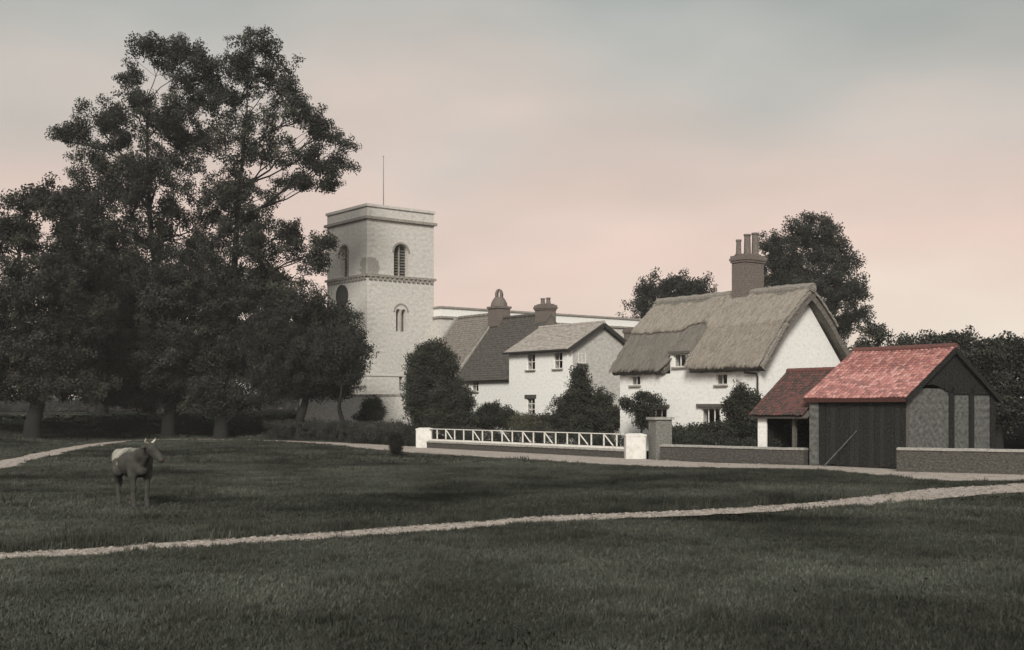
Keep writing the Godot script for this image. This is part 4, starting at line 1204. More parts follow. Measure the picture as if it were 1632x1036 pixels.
func make_thatched_cottage() -> void:
	var t := thing("thatched_cottage", "long whitewashed cottage with a thick thatched roof and tall chimney", "cottage", Vector3(10.8, 0, -52.0), HOUSE_TURN)
	var holes := [[7.92 - 0.34, 3.2, 7.92 + 0.34, 3.66], [4.9 - 0.4, 4.02, 4.9 + 0.4, 4.62], [2.24 - 0.34, 3.14, 2.24 + 0.34, 3.64], [2.93 - 0.58, 1.25, 2.93 + 0.58, 2.08], [6.38 - 0.62, 1.2, 6.38 + 0.62, 2.06]]
	var mb := MB.new()
	var low := holes.filter(func(h): return h[1] < 4.0)
	mb.wall(Vector3(0, -0.3, 0), X, Z * 0.4, TL, T_EAVE + 0.3, low.map(func(h): return [h[0], h[1] + 0.3, h[2], h[3] + 0.3]))
	# the dormer's own piece of wall
	mb.wall(Vector3(4.9 - 0.62, T_EAVE, 0.002), X, Z * 0.38, 1.24, 0.98, [[0.22, 4.02 - T_EAVE, 1.02, 4.62 - T_EAVE]])
	part("front_wall", mb, M.whitewash, t)
	mb = MB.new()
	for x in [0.0, TL - 0.35]:
		mb.slab(Vector3(x, 0, 0.41), Z, X * 0.35, PackedVector2Array([Vector2(0, -0.3), Vector2(TW - 0.41, -0.3), Vector2(TW - 0.41, T_EAVE), Vector2(TW * 0.5 - 0.41, T_APEX + 0.08), Vector2(0, T_EAVE + 0.4)]))
	mb.wall(Vector3(0.35, -0.3, TW - 0.4), X, Z * 0.4, TL - 0.7, T_EAVE + 0.3, [])
	part("gable_wall", mb, M.whitewash, t)
	for i in holes.size():
		var h: Array = holes[i]
		window(t, Vector3(h[0], h[1], 0), X, Z, h[2] - h[0], h[3] - h[1], 3 if i >= 3 else 2, 1)
	mb = MB.new()
	mb.box(Vector3(4.9 - 0.66, 4.64, -0.12), Vector3(4.9 + 0.66, 4.76, 0.04))
	part("dormer_lintel", mb, M.oak_post, t)
	for i in [3, 4]:
		mb = MB.new()
		mb.box(Vector3(holes[i][0] - 0.2, holes[i][3] + 0.06, -0.13), Vector3(holes[i][2] + 0.2, holes[i][3] + 0.2, 0.05))
		part("drip_mould", mb, M.oak_post, t)
	var roof := part("thatch", thatch_slab(-0.42, TL + 0.35, 0.0, 1.0, -1.0, 0.0, 0.4, 0.012), M.thatch_old, t)
	part("thatch", thatch_slab(-0.42, TL + 0.35, 0.0, 1.0, 1.0, 0.0, 0.4, 0.012), M.thatch_old, t)
	var upper := part("ridge_thatch", thatch_slab(-0.47, TL + 0.4, 0.0, 0.5, -1.0, 0.09, 0.2, 0.02), M.thatch_new, t)
	var side := part("mended_thatch", thatch_slab(-0.47, 4.15, 0.49, 1.01, -1.0, 0.07, 0.3, 0.012), M.thatch_new, t)
	part("ridge_thatch", thatch_slab(-0.47, TL + 0.4, 0.0, 0.5, 1.0, 0.13, 0.2, 0.02), M.thatch_new, t)
	straws(roof, 3200, 4.2, TL + 0.3, 0.5, 0.99, -1.0, 0.0, Color(0.172, 0.156, 0.136))
	straws(upper, 5200, -0.4, TL + 0.35, 0.02, 0.49, -1.0, 0.09, Color(0.275, 0.245, 0.208))
	straws(side, 3200, -0.4, 4.1, 0.5, 1.0, -1.0, 0.07, Color(0.262, 0.233, 0.198))
	# rolled ridge
	mb = MB.new()
	var pts := []
	var rad := []
	for i in 40:
		var x := lerpf(-0.5, TL + 0.42, i / 39.0)
		pts.append(Vector3(x, T_APEX + 0.5 + 0.05 * wob.get_noise_1d(x * 60.0), TW * 0.5))
		rad.append(0.22)
	mb.tube(pts, rad, 12)
	part("ridge_roll", mb, M.thatch_new, t)
	chimney(t, Vector3(3.55, 6.7, TW * 0.5 + 0.2), Vector3(0.9, 2.62, 1.25), [[0.2, -0.42, 0.13, 0.72], [0.05, 0.02, 0.17, 1.0], [-0.1, 0.4, 0.17, 1.08]], M.brick)
	# rainwater pipe on the corner
	mb = MB.new()
	mb.tube([Vector3(0.7, 3.66, -0.2), Vector3(0.1, 3.6, -0.12), Vector3(0.06, 3.45, -0.07), Vector3(0.06, 0.0, -0.07)], [0.045, 0.045, 0.045, 0.045], 8)
	part("drainpipe", mb, M.iron, t)

# ---------------------------------------------------------------- barn
func tile_mesh(w: float, l: float) -> ArrayMesh:
	# a slightly cambered clay tile lying in x and z, its tail towards -z
	var mb := MB.new()
	var n := 4
	for i in n:
		var a := float(i) / n
		var b := float(i + 1) / n
		var h := func(q: float) -> float: return 0.028 * sin(q * PI)
		var p := func(q: float, z: float, y: float) -> Vector3: return Vector3((q - 0.5) * w, h.call(q) + y, z)
		mb.quad(p.call(a, -l * 0.5, 0.02), p.call(b, -l * 0.5, 0.02), p.call(b, l * 0.5, 0.02), p.call(a, l * 0.5, 0.02))
		mb.quad(p.call(a, -l * 0.5, 0.0), p.call(b, -l * 0.5, 0.0), p.call(b, -l * 0.5, 0.02), p.call(a, -l * 0.5, 0.02))
	mb.quad(Vector3(-w * 0.5, 0, -l * 0.5), Vector3(-w * 0.5, 0.02, -l * 0.5), Vector3(-w * 0.5, 0.02, l * 0.5), Vector3(-w * 0.5, 0, l * 0.5))
	mb.quad(Vector3(w * 0.5, 0, -l * 0.5), Vector3(w * 0.5, 0.02, -l * 0.5), Vector3(w * 0.5, 0.02, l * 0.5), Vector3(w * 0.5, 0, l * 0.5))
	return mb.mesh()

func lay_tiles(parent: Node, mats: Array, tones: Array, x0: float, x1: float, foot: Vector3, head: Vector3, cols: int, rows: int, sag: float) -> void:
	# the 300 nearest tiles are pieces of their own, the rest are joined
	var tw := (x1 - x0) / cols
	var th := foot.distance_to(head) / rows
	var m := tile_mesh(tw * 0.985, th * 1.3)
	var shape: PackedVector3Array = m.surface_get_arrays(0)[Mesh.ARRAY_VERTEX]
	var up := (head - foot).normalized()
	var nn := X.cross(up).normalized()
	if nn.y < 0.0: nn = -nn
	var rest := MB.new()
	var single := 0
	for r in rows:
		for c in cols:
			var x := x0 + (c + 0.5) * tw
			var p := foot + up * (r + 0.62) * th
			var q := (x - x0) / (x1 - x0)
			if rng.randf() < 0.05: p -= up * rng.randf_range(0.02, 0.06)
			p += up * 0.025 * wob.get_noise_2d(x * 90.0, r * 40.0) + nn * (0.05 - sag * sin(q * PI) * (0.4 + 0.6 * (1.0 - absf(2.0 * r / rows - 1.0))))
			p.x = x
			var b := Basis(X, nn, up)
			b = b.rotated(X, 0.055 + rng.randf_range(-0.02, 0.02)).rotated(nn, rng.randf_range(-0.05, 0.05))
			var at := Transform3D(b, p + nn * rng.randf_range(0.0, 0.012))
			var k := rng.randi() % mats.size()
			if single < 300:
				single += 1
				part("tile", m, mats[k], parent).transform = at
			else:
				var w := at * shape
				for i in range(0, w.size(), 3):
					rest.tri(w[i], w[i + 1], w[i + 2])
					for e in 3: rest.c.append(tones[k])
	if rest.v.size():
		part("tiles", rest, M.tile_mix, parent).set_meta("kind", "stuff")

func make_barn() -> void:
	var t := thing("barn", "timber barn with dark boards standing in for its shaded open front and a bright mottled red tiled roof", "barn", Vector3(13.35, 0, -40.4), HOUSE_TURN)
	var L := 3.95
	var W := 5.3
	var eave := 2.62
	var apex := 4.2
	# frame
	var mb := MB.new()
	for x in [0.08, L * 0.5, L - 0.08]:
		mb.box(Vector3(x - 0.08, -0.2, 0.03), Vector3(x + 0.08, eave, 0.19))
	mb.box(Vector3(0.0, eave - 0.15, 0.19), Vector3(L, eave, 0.33))
	part("frame", mb, M.oak_post, t)
	var n := 19
	for i in n:
		mb = MB.new()
		var w := L / n
		var lo := rng.randf_range(-0.09, 0.06)
		mb.box(Vector3(i * w + 0.004 + rng.randf() * 0.012, -lo, -0.02 - rng.randf() * 0.03), Vector3((i + 1) * w - 0.006, eave - 0.05, 0.02))
		part("shade_plank", mb, [M.tar_shade_board, M.tar_shade_board, M.worn_shade_board][rng.randi() % 3], t)  # boards close an open front; the shade inside is put into their colour
	mb = MB.new()
	mb.box(Vector3(L - 0.32, -0.1, -0.1), Vector3(L + 0.06, eave - 0.08, -0.04))
	part("corner_post", mb, M.plaster, t)
	# right end: plaster between posts below, boards in the gable
	mb = MB.new()
	mb.wall(Vector3(0.0, -0.2, 0.2), Z, X * 0.15, W - 0.2, eave + 0.35, [])
	part("end_wall", mb, M.plaster, t)
	for z in [2.62, 3.85, 5.2]:
		mb = MB.new()
		mb.box(Vector3(-0.07, -0.2, z - 0.13), Vector3(0.02, eave + 0.2, z + 0.13))
		part("post", mb, M.tar_shade_board, t)
	n = 24
	for i in n:
		var z0 := W * i / n + 0.005
		var z1 := W * (i + 1) / n - 0.005
		var top := func(z: float) -> float: return eave + (apex - eave) * (1.0 - absf(z - W * 0.5) / (W * 0.5)) - 0.08
		# the boards stop on a bowed lower edge
		var foot := eave + 0.28 - 0.32 * pow(absf((z0 + z1) * 0.5 - 1.3) / 1.3, 2.0) if z1 < 2.5 else eave - 0.02
		if top.call((z0 + z1) * 0.5) - foot < 0.12: continue
		mb = MB.new()
		mb.slab(Vector3(-0.07, 0, 0), Z, X * 0.05, PackedVector2Array([Vector2(z0, foot), Vector2(z1, foot), Vector2(z1, maxf(top.call(z1), foot + 0.02)), Vector2(z0, maxf(top.call(z0), foot + 0.02))]))
		part("gable_board", mb, M.tar_shade_board, t)
	# other walls, floor of shade inside
	mb = MB.new()
	mb.wall(Vector3(0.15, -0.2, W - 0.15), X, Z * 0.15, L - 0.15, eave + 0.3, [])
	mb.slab(Vector3(L - 0.12, 0, 0.2), Z, X * 0.1, PackedVector2Array([Vector2(0, -0.2), Vector2(W - 0.36, -0.2), Vector2(W - 0.36, eave), Vector2(W * 0.5 - 0.2, apex - 0.12), Vector2(0, eave + 0.05)]))
	part("rear_wall", mb, M.tar_shade_board, t)
	# roof
	for f in 2:
		var foot := Vector3(0, eave - 0.22, -0.28) if f == 0 else Vector3(0, eave - 0.22, W + 0.28)
		var head := Vector3(0, apex, W * 0.5)
		var up := (head - foot).normalized()
		var nn := Vector3(0, up.z, -up.y) if f == 0 else Vector3(0, -up.z, up.y)
		mb = MB.new()
		mb.obox((foot + head) * 0.5 + X * L * 0.5 - nn * 0.09, X * (L * 0.5 + 0.16), up * foot.distance_to(head) * 0.5, nn * 0.03)
		var r := part("roof", mb, M.oak_post, t)
		if f == 0:
			lay_tiles(r, M.red_tile, [Color(0.46, 0.205, 0.18), Color(0.51, 0.24, 0.21), Color(0.40, 0.175, 0.155), Color(0.34, 0.155, 0.14), Color(0.54, 0.28, 0.245), Color(0.28, 0.14, 0.125)], -0.2, L + 0.2, foot, head, 25, 20, 0.07)
			mb = MB.new()
			mb.obox(foot + X * L * 0.5 - nn * 0.03 + up * 0.02, X * (L * 0.5 + 0.16), up * 0.03, nn * 0.08)
			part("eave_board", mb, M.dark_red_tile[2], r)
		else:
			courses("tiles", r, M.red_tile[2], foot - nn * 0.04 - X * 0.2, X, up, L + 0.4, foot.distance_to(head), 0.24, 0.2)
		mb = MB.new()
		mb.obox((foot + head) * 0.5 - X * 0.19 - nn * 0.06, X * 0.02, up * foot.distance_to(head) * 0.5, nn * 0.09)
		part("barge_board", mb, M.tar_shade_board, r)
	mb = MB.new()
	for i in 10:
		mb.tube([Vector3(-0.2 + i * 0.435, apex + 0.05, W * 0.5), Vector3(-0.2 + i * 0.435 + 0.425, apex + 0.05 + rng.randf() * 0.015, W * 0.5)], [0.13, 0.125], 10)
	part("ridge_tiles", mb, M.dark_red_tile[2], t)

	# a pole left leaning on the boards
	var pole := thing("wooden_pole", "thin pale pole leaning on the dark front of the barn", "pole", Vector3(13.35, 0, -40.4), HOUSE_TURN)
	mb = MB.new()
	mb.tube([Vector3(2.95, 0.02, -0.62), Vector3(2.4, 0.7, -0.34), Vector3(1.95, 1.3, -0.07)], [0.022, 0.02, 0.016], 8)
	part("shaft", mb, M.plaster, pole)
	# the lower lean-to carries on to the left
	var s := thing("lean_to", "low open fronted lean-to with a dull dark red tiled roof", "shed", Vector3(13.35 - 0.6 * L, 0, -40.4 - 0.8 * L), HOUSE_TURN)
	L = 2.5
	mb = MB.new()
	mb.wall(Vector3(0.05, -0.2, 3.6), X, Z * 0.15, L, 2.2, [])
	part("rear_wall", mb, M.tar_shade_board, s)
	mb = MB.new()
	mb.slab(Vector3(L - 0.25, 0, 0.0), Z, X * 0.25, PackedVector2Array([Vector2(0, -0.2), Vector2(3.7, -0.2), Vector2(3.7, 1.9), Vector2(1.95, 3.3), Vector2(0, 1.85)]))
	part("end_wall", mb, M.tar_shade_board, s)
	mb = MB.new()
	mb.box(Vector3(L - 0.36, -0.2, -0.06), Vector3(L + 0.06, 1.7, 0.0))
	part("pier", mb, M.whitewash, s)
	mb = MB.new()
	mb.box(Vector3(0.9, -0.1, 0.1), Vector3(1.03, 1.95, 0.23))
	mb.box(Vector3(0.06, 1.82, 0.08), Vector3(L - 0.25, 1.96, 0.22))
	part("post", mb, M.oak_post, s)
	for f in 2:
		var foot := Vector3(0, 1.78, -0.3) if f == 0 else Vector3(0, 1.78, 4.2)
		var head := Vector3(0, 3.48, 1.95)
		var up := (head - foot).normalized()
		var nn := Vector3(0, up.z, -up.y) if f == 0 else Vector3(0, -up.z, up.y)
		mb = MB.new()
		mb.obox((foot + head) * 0.5 + X * (L * 0.5 + 0.15) - nn * 0.08, X * (L * 0.5 + 0.08), up * foot.distance_to(head) * 0.5, nn * 0.03)
		var r := part("roof", mb, M.oak_post, s)
		if f == 0: lay_tiles(r, M.dark_red_tile, [Color.BLACK], 0.2, L + 0.3, foot, head, 16, 17, 0.05)
		else: courses("tiles", r, M.dark_red_tile[0], foot - nn * 0.03 + X * 0.1, X, up, L + 0.2, foot.distance_to(head), 0.24, 0.2)
	mb = MB.new()
	for i in 6:
		mb.tube([Vector3(0.22 + i * 0.43, 3.53, 1.95), Vector3(0.22 + i * 0.43 + 0.42, 3.53 + rng.randf() * 0.012, 1.95)], [0.12, 0.12], 10)
	part("ridge_tiles", mb, M.dark_red_tile[2], s)

# ---------------------------------------------------------------- walls, railings
func low_wall(called: String, label: String, a: Vector2, b: Vector2, tall: float, thick: float, stones: int, m: Material) -> void:
	var dir := (b - a).normalized()
	var t := thing(called, label, "wall", Vector3(a.x, 0, a.y), atan2(-dir.y, dir.x), "low walls by the road")
	var length := a.distance_to(b)
	var mb := MB.new()
	mb.wall(Vector3(0, -0.15, -thick * 0.5), X, Z * thick, length, tall + 0.15 - 0.07, [])
	part("wall", mb, m, t)
	for i in stones:
		mb = MB.new()
		var w := length / stones
		var j := rng.randf_range(-0.006, 0.006)
		mb.slab(Vector3(i * w + 0.004, tall - 0.07 + j, 0), Z, X * (w - 0.008), PackedVector2Array([Vector2(-thick * 0.5 - 0.04, 0), Vector2(thick * 0.5 + 0.04, 0), Vector2(thick * 0.5 + 0.04, 0.05), Vector2(thick * 0.25, 0.085), Vector2(-thick * 0.25, 0.085), Vector2(-thick * 0.5 - 0.04, 0.05)]))
		part("coping_stone", mb, M.coping, t)

func make_railings() -> void:
	var a := Vector2(-4.63, -63.0)
	var b := Vector2(5.08, -49.2)
	for k in 2:
		var p: Vector2 = [a, b][k]
		var t := thing("white_pillar", ["smaller looking white pillar at the far left end of the railings", "white square pillar at the right end of the railings"][k], "pillar", Vector3(p.x, 0, p.y), 0.0, "white pillars of the railings")
		var mb := MB.new()
		# a square shaft whose upright edges are chamfered
		var h := 0.42
		var c := 0.04
		var pts := [Vector2(-h + c, -h), Vector2(h - c, -h), Vector2(h, -h + c), Vector2(h, h - c), Vector2(h - c, h), Vector2(-h + c, h), Vector2(-h, h - c), Vector2(-h, -h + c)]
		for i in 8:
			var p0: Vector2 = pts[i]
			var p1: Vector2 = pts[(i + 1) % 8]
			mb.quad(Vector3(p0.x, -0.15, p0.y), Vector3(p1.x, -0.15, p1.y), Vector3(p1.x, 0.93, p1.y), Vector3(p0.x, 0.93, p0.y))
		part("shaft", mb, M.old_white, t)
		mb = MB.new()
		mb.box(Vector3(-h - 0.015, 0.93, -h - 0.015), Vector3(h + 0.015, 1.0, h + 0.015))
		mb.quad(Vector3(-h - 0.015, 1.0, -h - 0.015), Vector3(h + 0.015, 1.0, -h - 0.015), Vector3(h * 0.6, 1.05, -h * 0.6), Vector3(-h * 0.6, 1.05, -h * 0.6))
		mb.quad(Vector3(-h - 0.015, 1.0, h + 0.015), Vector3(h + 0.015, 1.0, h + 0.015), Vector3(h * 0.6, 1.05, h * 0.6), Vector3(-h * 0.6, 1.05, h * 0.6))
		mb.quad(Vector3(-h - 0.015, 1.0, -h - 0.015), Vector3(-h - 0.015, 1.0, h + 0.015), Vector3(-h * 0.6, 1.05, h * 0.6), Vector3(-h * 0.6, 1.05, -h * 0.6))
		mb.quad(Vector3(h + 0.015, 1.0, -h - 0.015), Vector3(h + 0.015, 1.0, h + 0.015), Vector3(h * 0.6, 1.05, h * 0.6), Vector3(h * 0.6, 1.05, -h * 0.6))
		mb.quad(Vector3(-h * 0.6, 1.05, -h * 0.6), Vector3(h * 0.6, 1.05, -h * 0.6), Vector3(h * 0.6, 1.05, h * 0.6), Vector3(-h * 0.6, 1.05, h * 0.6))
		part("cap", mb, M.old_white, t)
	var dir := (b - a).normalized()
	var length := a.distance_to(b) - 0.98
	var o := a + dir * 0.49
	low_wall("dwarf_wall", "low dark dwarf wall under the white railings", o, o + dir * length, 0.36, 0.3, 20, M.dark_wall)
	var t := thing("white_railings", "long white wooden railings with slanting braces between two pillars", "railings", Vector3(o.x, 0.3, o.y), atan2(-dir.y, dir.x))
	var rail := func(y: float, h: float, w: float, called: String) -> void:
		var mb := MB.new()
		mb.obox(Vector3(length * 0.5, y, 0), X * length * 0.5, Vector3.UP * h, Z * w)
		part(called, mb, M.white_paint, t)
	rail.call(0.70, 0.018, 0.03, "top_rail")
	rail.call(0.125, 0.045, 0.05, "bottom_rail")
	# distances of the posts along the rail, and which of them carry a brace
	var brace := [1, 4, 7, 9, 11, 14, 16]
	var us := []
	for i in 18: us.append(length * (0.9 + i * 0.955) / 17.9)
	for i in us.size():
		var mb := MB.new()
		mb.obox(Vector3(us[i], 0.43, 0), X * 0.024, Vector3.UP * 0.245, Z * 0.024)
		part("upright", mb, M.white_paint, t)
		if i in brace:
			mb = MB.new()
			var p0 := Vector3(us[i] + 0.04, 0.66, 0.005)
			var p1 := Vector3(us[i] + 0.62, 0.2, 0.005)
			var d := (p1 - p0).normalized()
			mb.obox((p0 + p1) * 0.5, d * p0.distance_to(p1) * 0.5, d.cross(Z) * 0.02, Z * 0.018)
			part("brace", mb, M.white_paint, t)
	# walls either side
	low_wall("garden_wall", "low dark garden wall running from the pillar to the lean-to", Vector2(6.05, -48.0), Vector2(10.75, -43.6), 0.62, 0.32, 9, M.dark_wall)
	low_wall("roadside_wall", "low dark wall with pale coping in front of the barn gable", Vector2(12.75, -39.4), Vector2(22.5, -33.8), 0.78, 0.36, 16, M.dark_wall)
	# grey pier behind the white pillar
	var g := thing("brick_pier", "grey brick gate pier with a pale cap behind the white pillar", "pier", Vector3(6.08, 0, -48.9), 0.3)
	var mb := MB.new()
	mb.box(Vector3(-0.36, -0.15, -0.36), Vector3(0.36, 1.62, 0.36))
	part("shaft", mb, M.grey_brick, g)
	mb = MB.new()
	mb.box(Vector3(-0.44, 1.62, -0.44), Vector3(0.44, 1.72, 0.44))
	part("cap", mb, M.coping, g)

# ---------------------------------------------------------------- the cow
func surface_nets(bones: Array, cell: float, k: float) -> Array:
	# bones: [a, b, ra, rb]; returns [vertices, normals, triangle indices]
	var lo := Vector3.ONE * 1e9
	var hi := -lo
	for b in bones:
		for e in 2:
			lo = lo.min(b[e] - Vector3.ONE * (b[2 + e] + cell * 3.0))
			hi = hi.max(b[e] + Vector3.ONE * (b[2 + e] + cell * 3.0))
	var nx := int((hi.x - lo.x) / cell) + 2
	var ny := int((hi.y - lo.y) / cell) + 2
	var nz := int((hi.z - lo.z) / cell) + 2
	var f := PackedFloat32Array()
	f.resize(nx * ny * nz)
	for b in bones:
		var m: float = maxf(b[2], b[3]) + 5.0 * k + cell
		var l: Vector3 = ((b[0].min(b[1]) - Vector3.ONE * m - lo) / cell).floor().max(Vector3.ZERO)
		var h: Vector3 = ((b[0].max(b[1]) + Vector3.ONE * m - lo) / cell).ceil().min(Vector3(nx - 1, ny - 1, nz - 1))
		var ab: Vector3 = b[1] - b[0]
		var inv := 1.0 / maxf(ab.length_squared(), 1e-6)
		for z in range(int(l.z), int(h.z) + 1):
			for y in range(int(l.y), int(h.y) + 1):
				for x in range(int(l.x), int(h.x) + 1):
					var p := lo + Vector3(x, y, z) * cell
					var t: float = clampf((p - b[0]).dot(ab) * inv, 0.0, 1.0)
					var d: float = p.distance_to(b[0] + ab * t) - lerpf(b[2], b[3], t)
					if d < 5.0 * k:
						f[(z * ny + y) * nx + x] += exp(-d / k)
	for i in f.size():
		f[i] = -k * log(f[i]) if f[i] > 1e-12 else 1.0
	var at := {}
	var vs := []
	for z in nz - 1:
		for y in ny - 1:
			for x in nx - 1:
				var i := (z * ny + y) * nx + x
				var mask := 0
				for q in 8:
					if f[i + (q & 1) + ((q >> 1) & 1) * nx + (q >> 2) * nx * ny] < 0.0: mask += 1
				if mask == 0 or mask == 8: continue
				var sum := Vector3.ZERO
				var n := 0
				for q in 8:
					var fq := f[i + (q & 1) + ((q >> 1) & 1) * nx + (q >> 2) * nx * ny]
					for ax in 3:
						if q & (1 << ax): continue
						var r := q | (1 << ax)
						var fr := f[i + (r & 1) + ((r >> 1) & 1) * nx + (r >> 2) * nx * ny]
						if (fq < 0.0) == (fr < 0.0): continue
						var t := fq / (fq - fr)
						sum += Vector3(q & 1, (q >> 1) & 1, q >> 2).lerp(Vector3(r & 1, (r >> 1) & 1, r >> 2), t)
						n += 1
				at[i] = vs.size()
				vs.append(lo + (Vector3(x, y, z) + sum / n) * cell)
	var tri := []
	var step := [1, nx, nx * ny]
	for z in range(1, nz - 1):
		for y in range(1, ny - 1):
			for x in range(1, nx - 1):
				var i := (z * ny + y) * nx + x
				for ax in 3:
					if (f[i] < 0.0) == (f[i + step[ax]] < 0.0): continue
					var u: int = step[(ax + 1) % 3]
					var w: int = step[(ax + 2) % 3]
					var q := [at.get(i - u - w, -1), at.get(i - w, -1), at.get(i, -1), at.get(i - u, -1)]
					if -1 in q: continue
					if f[i] < 0.0: tri.append_array([q[0], q[2], q[1], q[0], q[3], q[2]])
					else: tri.append_array([q[0], q[1], q[2], q[0], q[2], q[3]])
	var ns := []
	ns.resize(vs.size())
	ns.fill(Vector3.ZERO)
	for i in range(0, tri.size(), 3):
		var nn: Vector3 = (vs[tri[i + 2]] - vs[tri[i]]).cross(vs[tri[i + 1]] - vs[tri[i]])
		for j in 3: ns[tri[i + j]] += nn
	return [vs, ns, tri]

func make_cow() -> void:
	var at := Vector3(-8.11, 0.03, -25.6)
	var t := thing("cow", "dark horned cow with a pale rump standing alone on the green", "cow", Vector3(at.x, 0.0, at.z), -0.98)
	var v := func(x: float, y: float, z := 0.0) -> Vector3: return Vector3(x, y, z)
	var b := [
		# barrel, brisket, back line
		[v.call(-0.60, 0.98), v.call(-0.12, 0.90), 0.21, 0.29], [v.call(-0.12, 0.90), v.call(0.36, 0.88), 0.29, 0.25], [v.call(-0.70, 1.13), v.call(-0.3, 1.12), 0.09, 0.11], [v.call(-0.3, 1.12), v.call(0.38, 1.15), 0.11, 0.10], [v.call(-0.58, 1.12, -0.19), v.call(-0.58, 1.12, 0.19), 0.075, 0.075],
		[v.call(0.36, 0.80), v.call(0.56, 0.78), 0.17, 0.11],
		# neck
		[v.call(0.38, 1.02), v.call(0.70, 1.14), 0.20, 0.145], [v.call(0.70, 1.14), v.call(0.90, 1.24, -0.02), 0.14, 0.115], [v.call(0.5, 0.84), v.call(0.86, 1.1, -0.02), 0.09, 0.06],
		# head, turned to the side: poll, brow, bridge, muzzle, jaw
		[v.call(0.92, 1.30, -0.03), v.call(1.0, 1.25, -0.08), 0.095, 0.10], [v.call(1.0, 1.25, -0.08), v.call(1.10, 1.10, -0.18), 0.095, 0.068], [v.call(1.10, 1.10, -0.18), v.call(1.14, 1.03, -0.22), 0.066, 0.072], [v.call(0.96, 1.17, -0.07), v.call(1.10, 1.04, -0.18), 0.07, 0.05]]
	for s in [-1, 1]:
		b.append_array([
			[v.call(-0.60, 1.04, 0.15 * s), v.call(-0.50, 0.74, 0.19 * s), 0.16, 0.14], [v.call(-0.50, 0.74, 0.19 * s), v.call(-0.70, 0.47, 0.16 * s), 0.105, 0.058], [v.call(-0.70, 0.47, 0.16 * s), v.call(-0.66, 0.14, 0.15 * s), 0.05, 0.04], [v.call(-0.66, 0.14, 0.15 * s), v.call(-0.63, 0.09, 0.15 * s), 0.048, 0.05],
			[v.call(0.34, 1.0, 0.15 * s), v.call(0.40, 0.66, 0.16 * s), 0.145, 0.09], [v.call(0.40, 0.66, 0.16 * s), v.call(0.42, 0.40, 0.14 * s), 0.075, 0.055], [v.call(0.42, 0.40, 0.14 * s), v.call(0.42, 0.14, 0.14 * s), 0.046, 0.04], [v.call(0.42, 0.14, 0.14 * s), v.call(0.45, 0.09, 0.14 * s), 0.048, 0.05]])
	# ears, either side of the turned head
	var side := Vector3(0.62, 0.0, 0.78)
	for s in [-1, 1]:
		var root: Vector3 = Vector3(0.93, 1.30, -0.03) + side * 0.08 * s
		b.append([root, root + side * 0.15 * s + Vector3(-0.02, -0.03, 0), 0.032, 0.03])
	var net := surface_nets(b, 0.018, 0.016)
	var mb := MB.new()
	var nz := FastNoiseLite.new()
	nz.frequency = 2.4
	nz.seed = 5
	for i in net[2]:
		var p: Vector3 = net[0][i]
		mb.v.append(p)
		mb.n.append(net[1][i].normalized())
		var tone := 0.95 + 0.3 * nz.get_noise_3dv(p * 2.5) + 0.25 * nz.get_noise_3dv(p * Vector3(9, 22, 9))
		var c := Color(0.062, 0.060, 0.054) * tone
		var q := nz.get_noise_3dv(p * 1.6 + Vector3(3, 1, 2)) * 0.3 + nz.get_noise_3dv(p * 9.0) * 0.12
		var pale := maxf(smoothstep(0.9, 1.06, p.y + q) * smoothstep(-0.1, -0.34, p.x + q), 0.7 * smoothstep(1.12, 1.24, p.y + q * 0.4) * smoothstep(0.5, 0.3, p.x))
		c = c.lerp(Color(0.29, 0.28, 0.24) * tone, pale)
		if p.y < 1.06 and p.x > 1.09 and p.z < -0.17: c = Color(0.08, 0.068, 0.056) * tone
		mb.c.append(c)
	part("body", mb, M.hide, t)
	for s in [-1, 1]:
		var q: Vector3 = Vector3(0.935, 1.36, -0.035) + side * 0.06 * s
		mb = MB.new()
		mb.tube([q, q + side * 0.07 * s + Vector3(0, 0.02, 0), q + side * 0.11 * s + Vector3(0.02, 0.06, -0.01), q + side * 0.105 * s + Vector3(0.04, 0.11, -0.02)], [0.026, 0.024, 0.017, 0.005], 10)
		part("horn", mb, M.horn, t)
		q = Vector3(1.025, 1.235, -0.115) + side * 0.083 * s
		mb = MB.new()
		mb.lathe(q, [Vector2(0, -0.02), Vector2(0.016, -0.012), Vector2(0.02, 0), Vector2(0.016, 0.012), Vector2(0, 0.02)], 10)
		part("eye", mb, M.clock, t)
		for h in [Vector3(0.46, 0, 0.14 * s), Vector3(-0.62, 0, 0.15 * s)]:
			mb = MB.new()
			mb.lathe(h, [Vector2(0, 0), Vector2(0.066, 0), Vector2(0.06, 0.04), Vector2(0.05, 0.085), Vector2(0, 0.09)], 10)
			part("hoof", mb, M.clock, t)
	mb = MB.new()
	mb.tube([Vector3(-0.74, 1.15, 0), Vector3(-0.85, 1.1, 0.01), Vector3(-0.93, 0.9, 0.02), Vector3(-0.92, 0.6, 0.03), Vector3(-0.92, 0.5, 0.03), Vector3(-0.91, 0.35, 0.03)], [0.05, 0.035, 0.028, 0.024, 0.045, 0.008], 8)
	part("tail", mb, M.tar_shade_board, t)

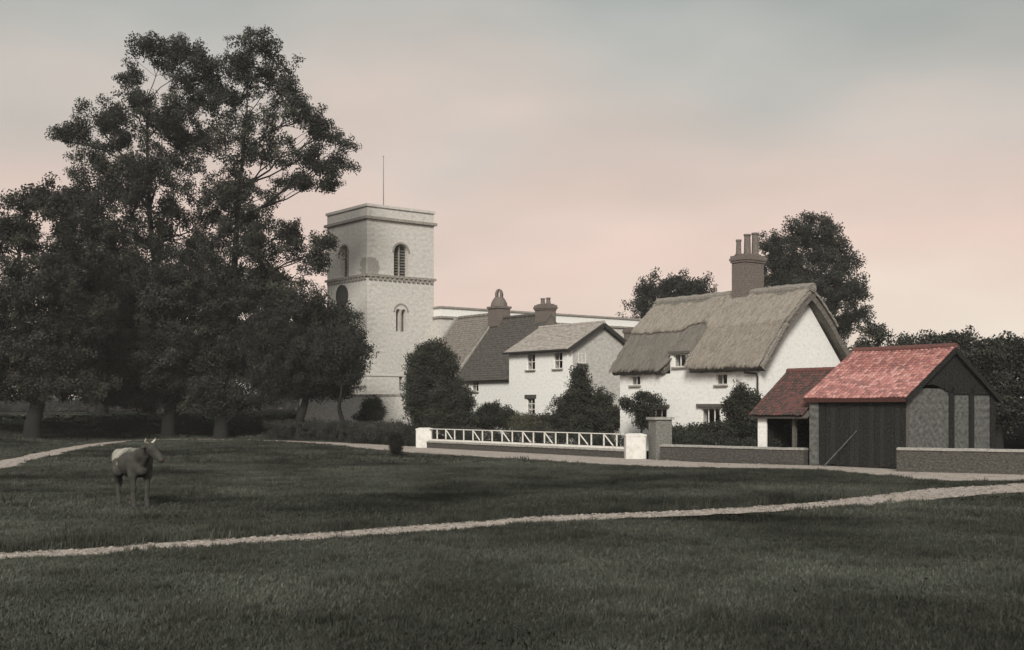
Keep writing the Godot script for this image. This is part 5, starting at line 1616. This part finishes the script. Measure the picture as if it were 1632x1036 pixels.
# ---------------------------------------------------------------- sky
func sky_image() -> Image:
	# grey blue overhead, warming to rose and cream towards the horizon, with faint drifts of thin cloud
	var w := 1024
	var h := 512
	var im := Image.create(w, h, false, Image.FORMAT_RGBF)
	var n := FastNoiseLite.new()
	n.frequency = 1.0
	n.fractal_octaves = 5
	n.seed = 12
	var stops := [[0.0, Color(0.66, 0.58, 0.495)], [3.0, Color(0.645, 0.545, 0.465)], [6.5, Color(0.62, 0.48, 0.42)], [10.0, Color(0.545, 0.44, 0.39)], [13.0, Color(0.465, 0.415, 0.378)], [16.5, Color(0.385, 0.38, 0.358)], [20.0, Color(0.31, 0.328, 0.316)], [35.0, Color(0.325, 0.34, 0.335)], [90.0, Color(0.36, 0.38, 0.38)]]
	for y in h:
		var el := 90.0 - 180.0 * (y + 0.5) / h
		for x in w:
			var az := TAU * (x + 0.5) / w
			var e := absf(el)
			var d := Vector3(cos(az) * cos(deg_to_rad(el)), sin(deg_to_rad(el)) * 2.5, sin(az) * cos(deg_to_rad(el)))
			var drift := n.get_noise_3d(d.x * 2.2, d.y * 2.6, d.z * 2.2)
			e = maxf(e + drift * 5.0, 0.0)
			var c: Color = stops[stops.size() - 1][1]
			for i in stops.size() - 1:
				if e < stops[i + 1][0]:
					c = stops[i][1].lerp(stops[i + 1][1], (e - stops[i][0]) / (stops[i + 1][0] - stops[i][0]))
					break
			var k := 1.0 + 0.12 * n.get_noise_3d(d.x * 3.0 + 9.0, d.y * 4.0, d.z * 3.0)
			im.set_pixel(x, y, Color(c.r * k, c.g * k, c.b * k))
	return im

func _ready() -> void:
	rng.seed = 1906
	wob.seed = 4
	wob.frequency = 0.02
	wob.fractal_octaves = 3
	# camera: level, with the lens raised
	var cam := Camera3D.new()
	cam.name = "camera"
	add_child(cam)
	cam.position = Vector3(0, 2.1, 0)
	cam.near = 0.1
	cam.far = 2000.0
	cam.projection = Camera3D.PROJECTION_FRUSTUM
	cam.keep_aspect = Camera3D.KEEP_HEIGHT
	cam.size = 0.1 * 1036.0 / 1900.0
	cam.frustum_offset = Vector2(0, 0.1 * 132.0 / 1900.0)
	cam.current = true
	var env := Environment.new()
	env.background_mode = Environment.BG_SKY
	env.sky = Sky.new()
	var pm := PanoramaSkyMaterial.new()
	pm.panorama = ImageTexture.create_from_image(sky_image())
	env.sky.sky_material = pm
	env.background_energy_multiplier = 0.58
	env.tonemap_mode = Environment.TONE_MAPPER_LINEAR
	env.tonemap_exposure = 2.3
	env.sdfgi_enabled = true
	env.ssao_enabled = true
	env.ssil_enabled = true
	env.fog_enabled = true
	env.fog_density = 0.00035
	env.fog_light_color = Color(0.90, 0.90, 0.89)
	var we := WorldEnvironment.new()
	we.name = "world_environment"
	we.environment = env
	add_child(we)
	var sun := DirectionalLight3D.new()
	sun.name = "sun"
	sun.light_energy = 0.5
	sun.light_angular_distance = 18.0
	sun.light_color = Color(1.0, 0.98, 0.945)
	sun.shadow_enabled = true
	add_child(sun)
	sun.look_at_from_position(Vector3(-0.12, 0.52, 0.84) * 50.0, Vector3.ZERO)

	make_materials()
	for i in road_far.size(): road_mid.append((road_far[i] + road_near[i]) * 0.5)
	for i in path_far.size(): path_mid.append((path_far[i] + path_near[i]) * 0.5)
	print("ground"); make_ground()
	print("church"); make_church()
	print("houses"); make_white_house()
	make_tiled_cottages()
	make_back_cottage()
	make_thatched_cottage()
	print("barn"); make_barn()
	make_railings()
	print("trees"); make_trees()
	make_bushes()
	print("cow"); make_cow()
	print("grass"); make_grass()
	print("done")
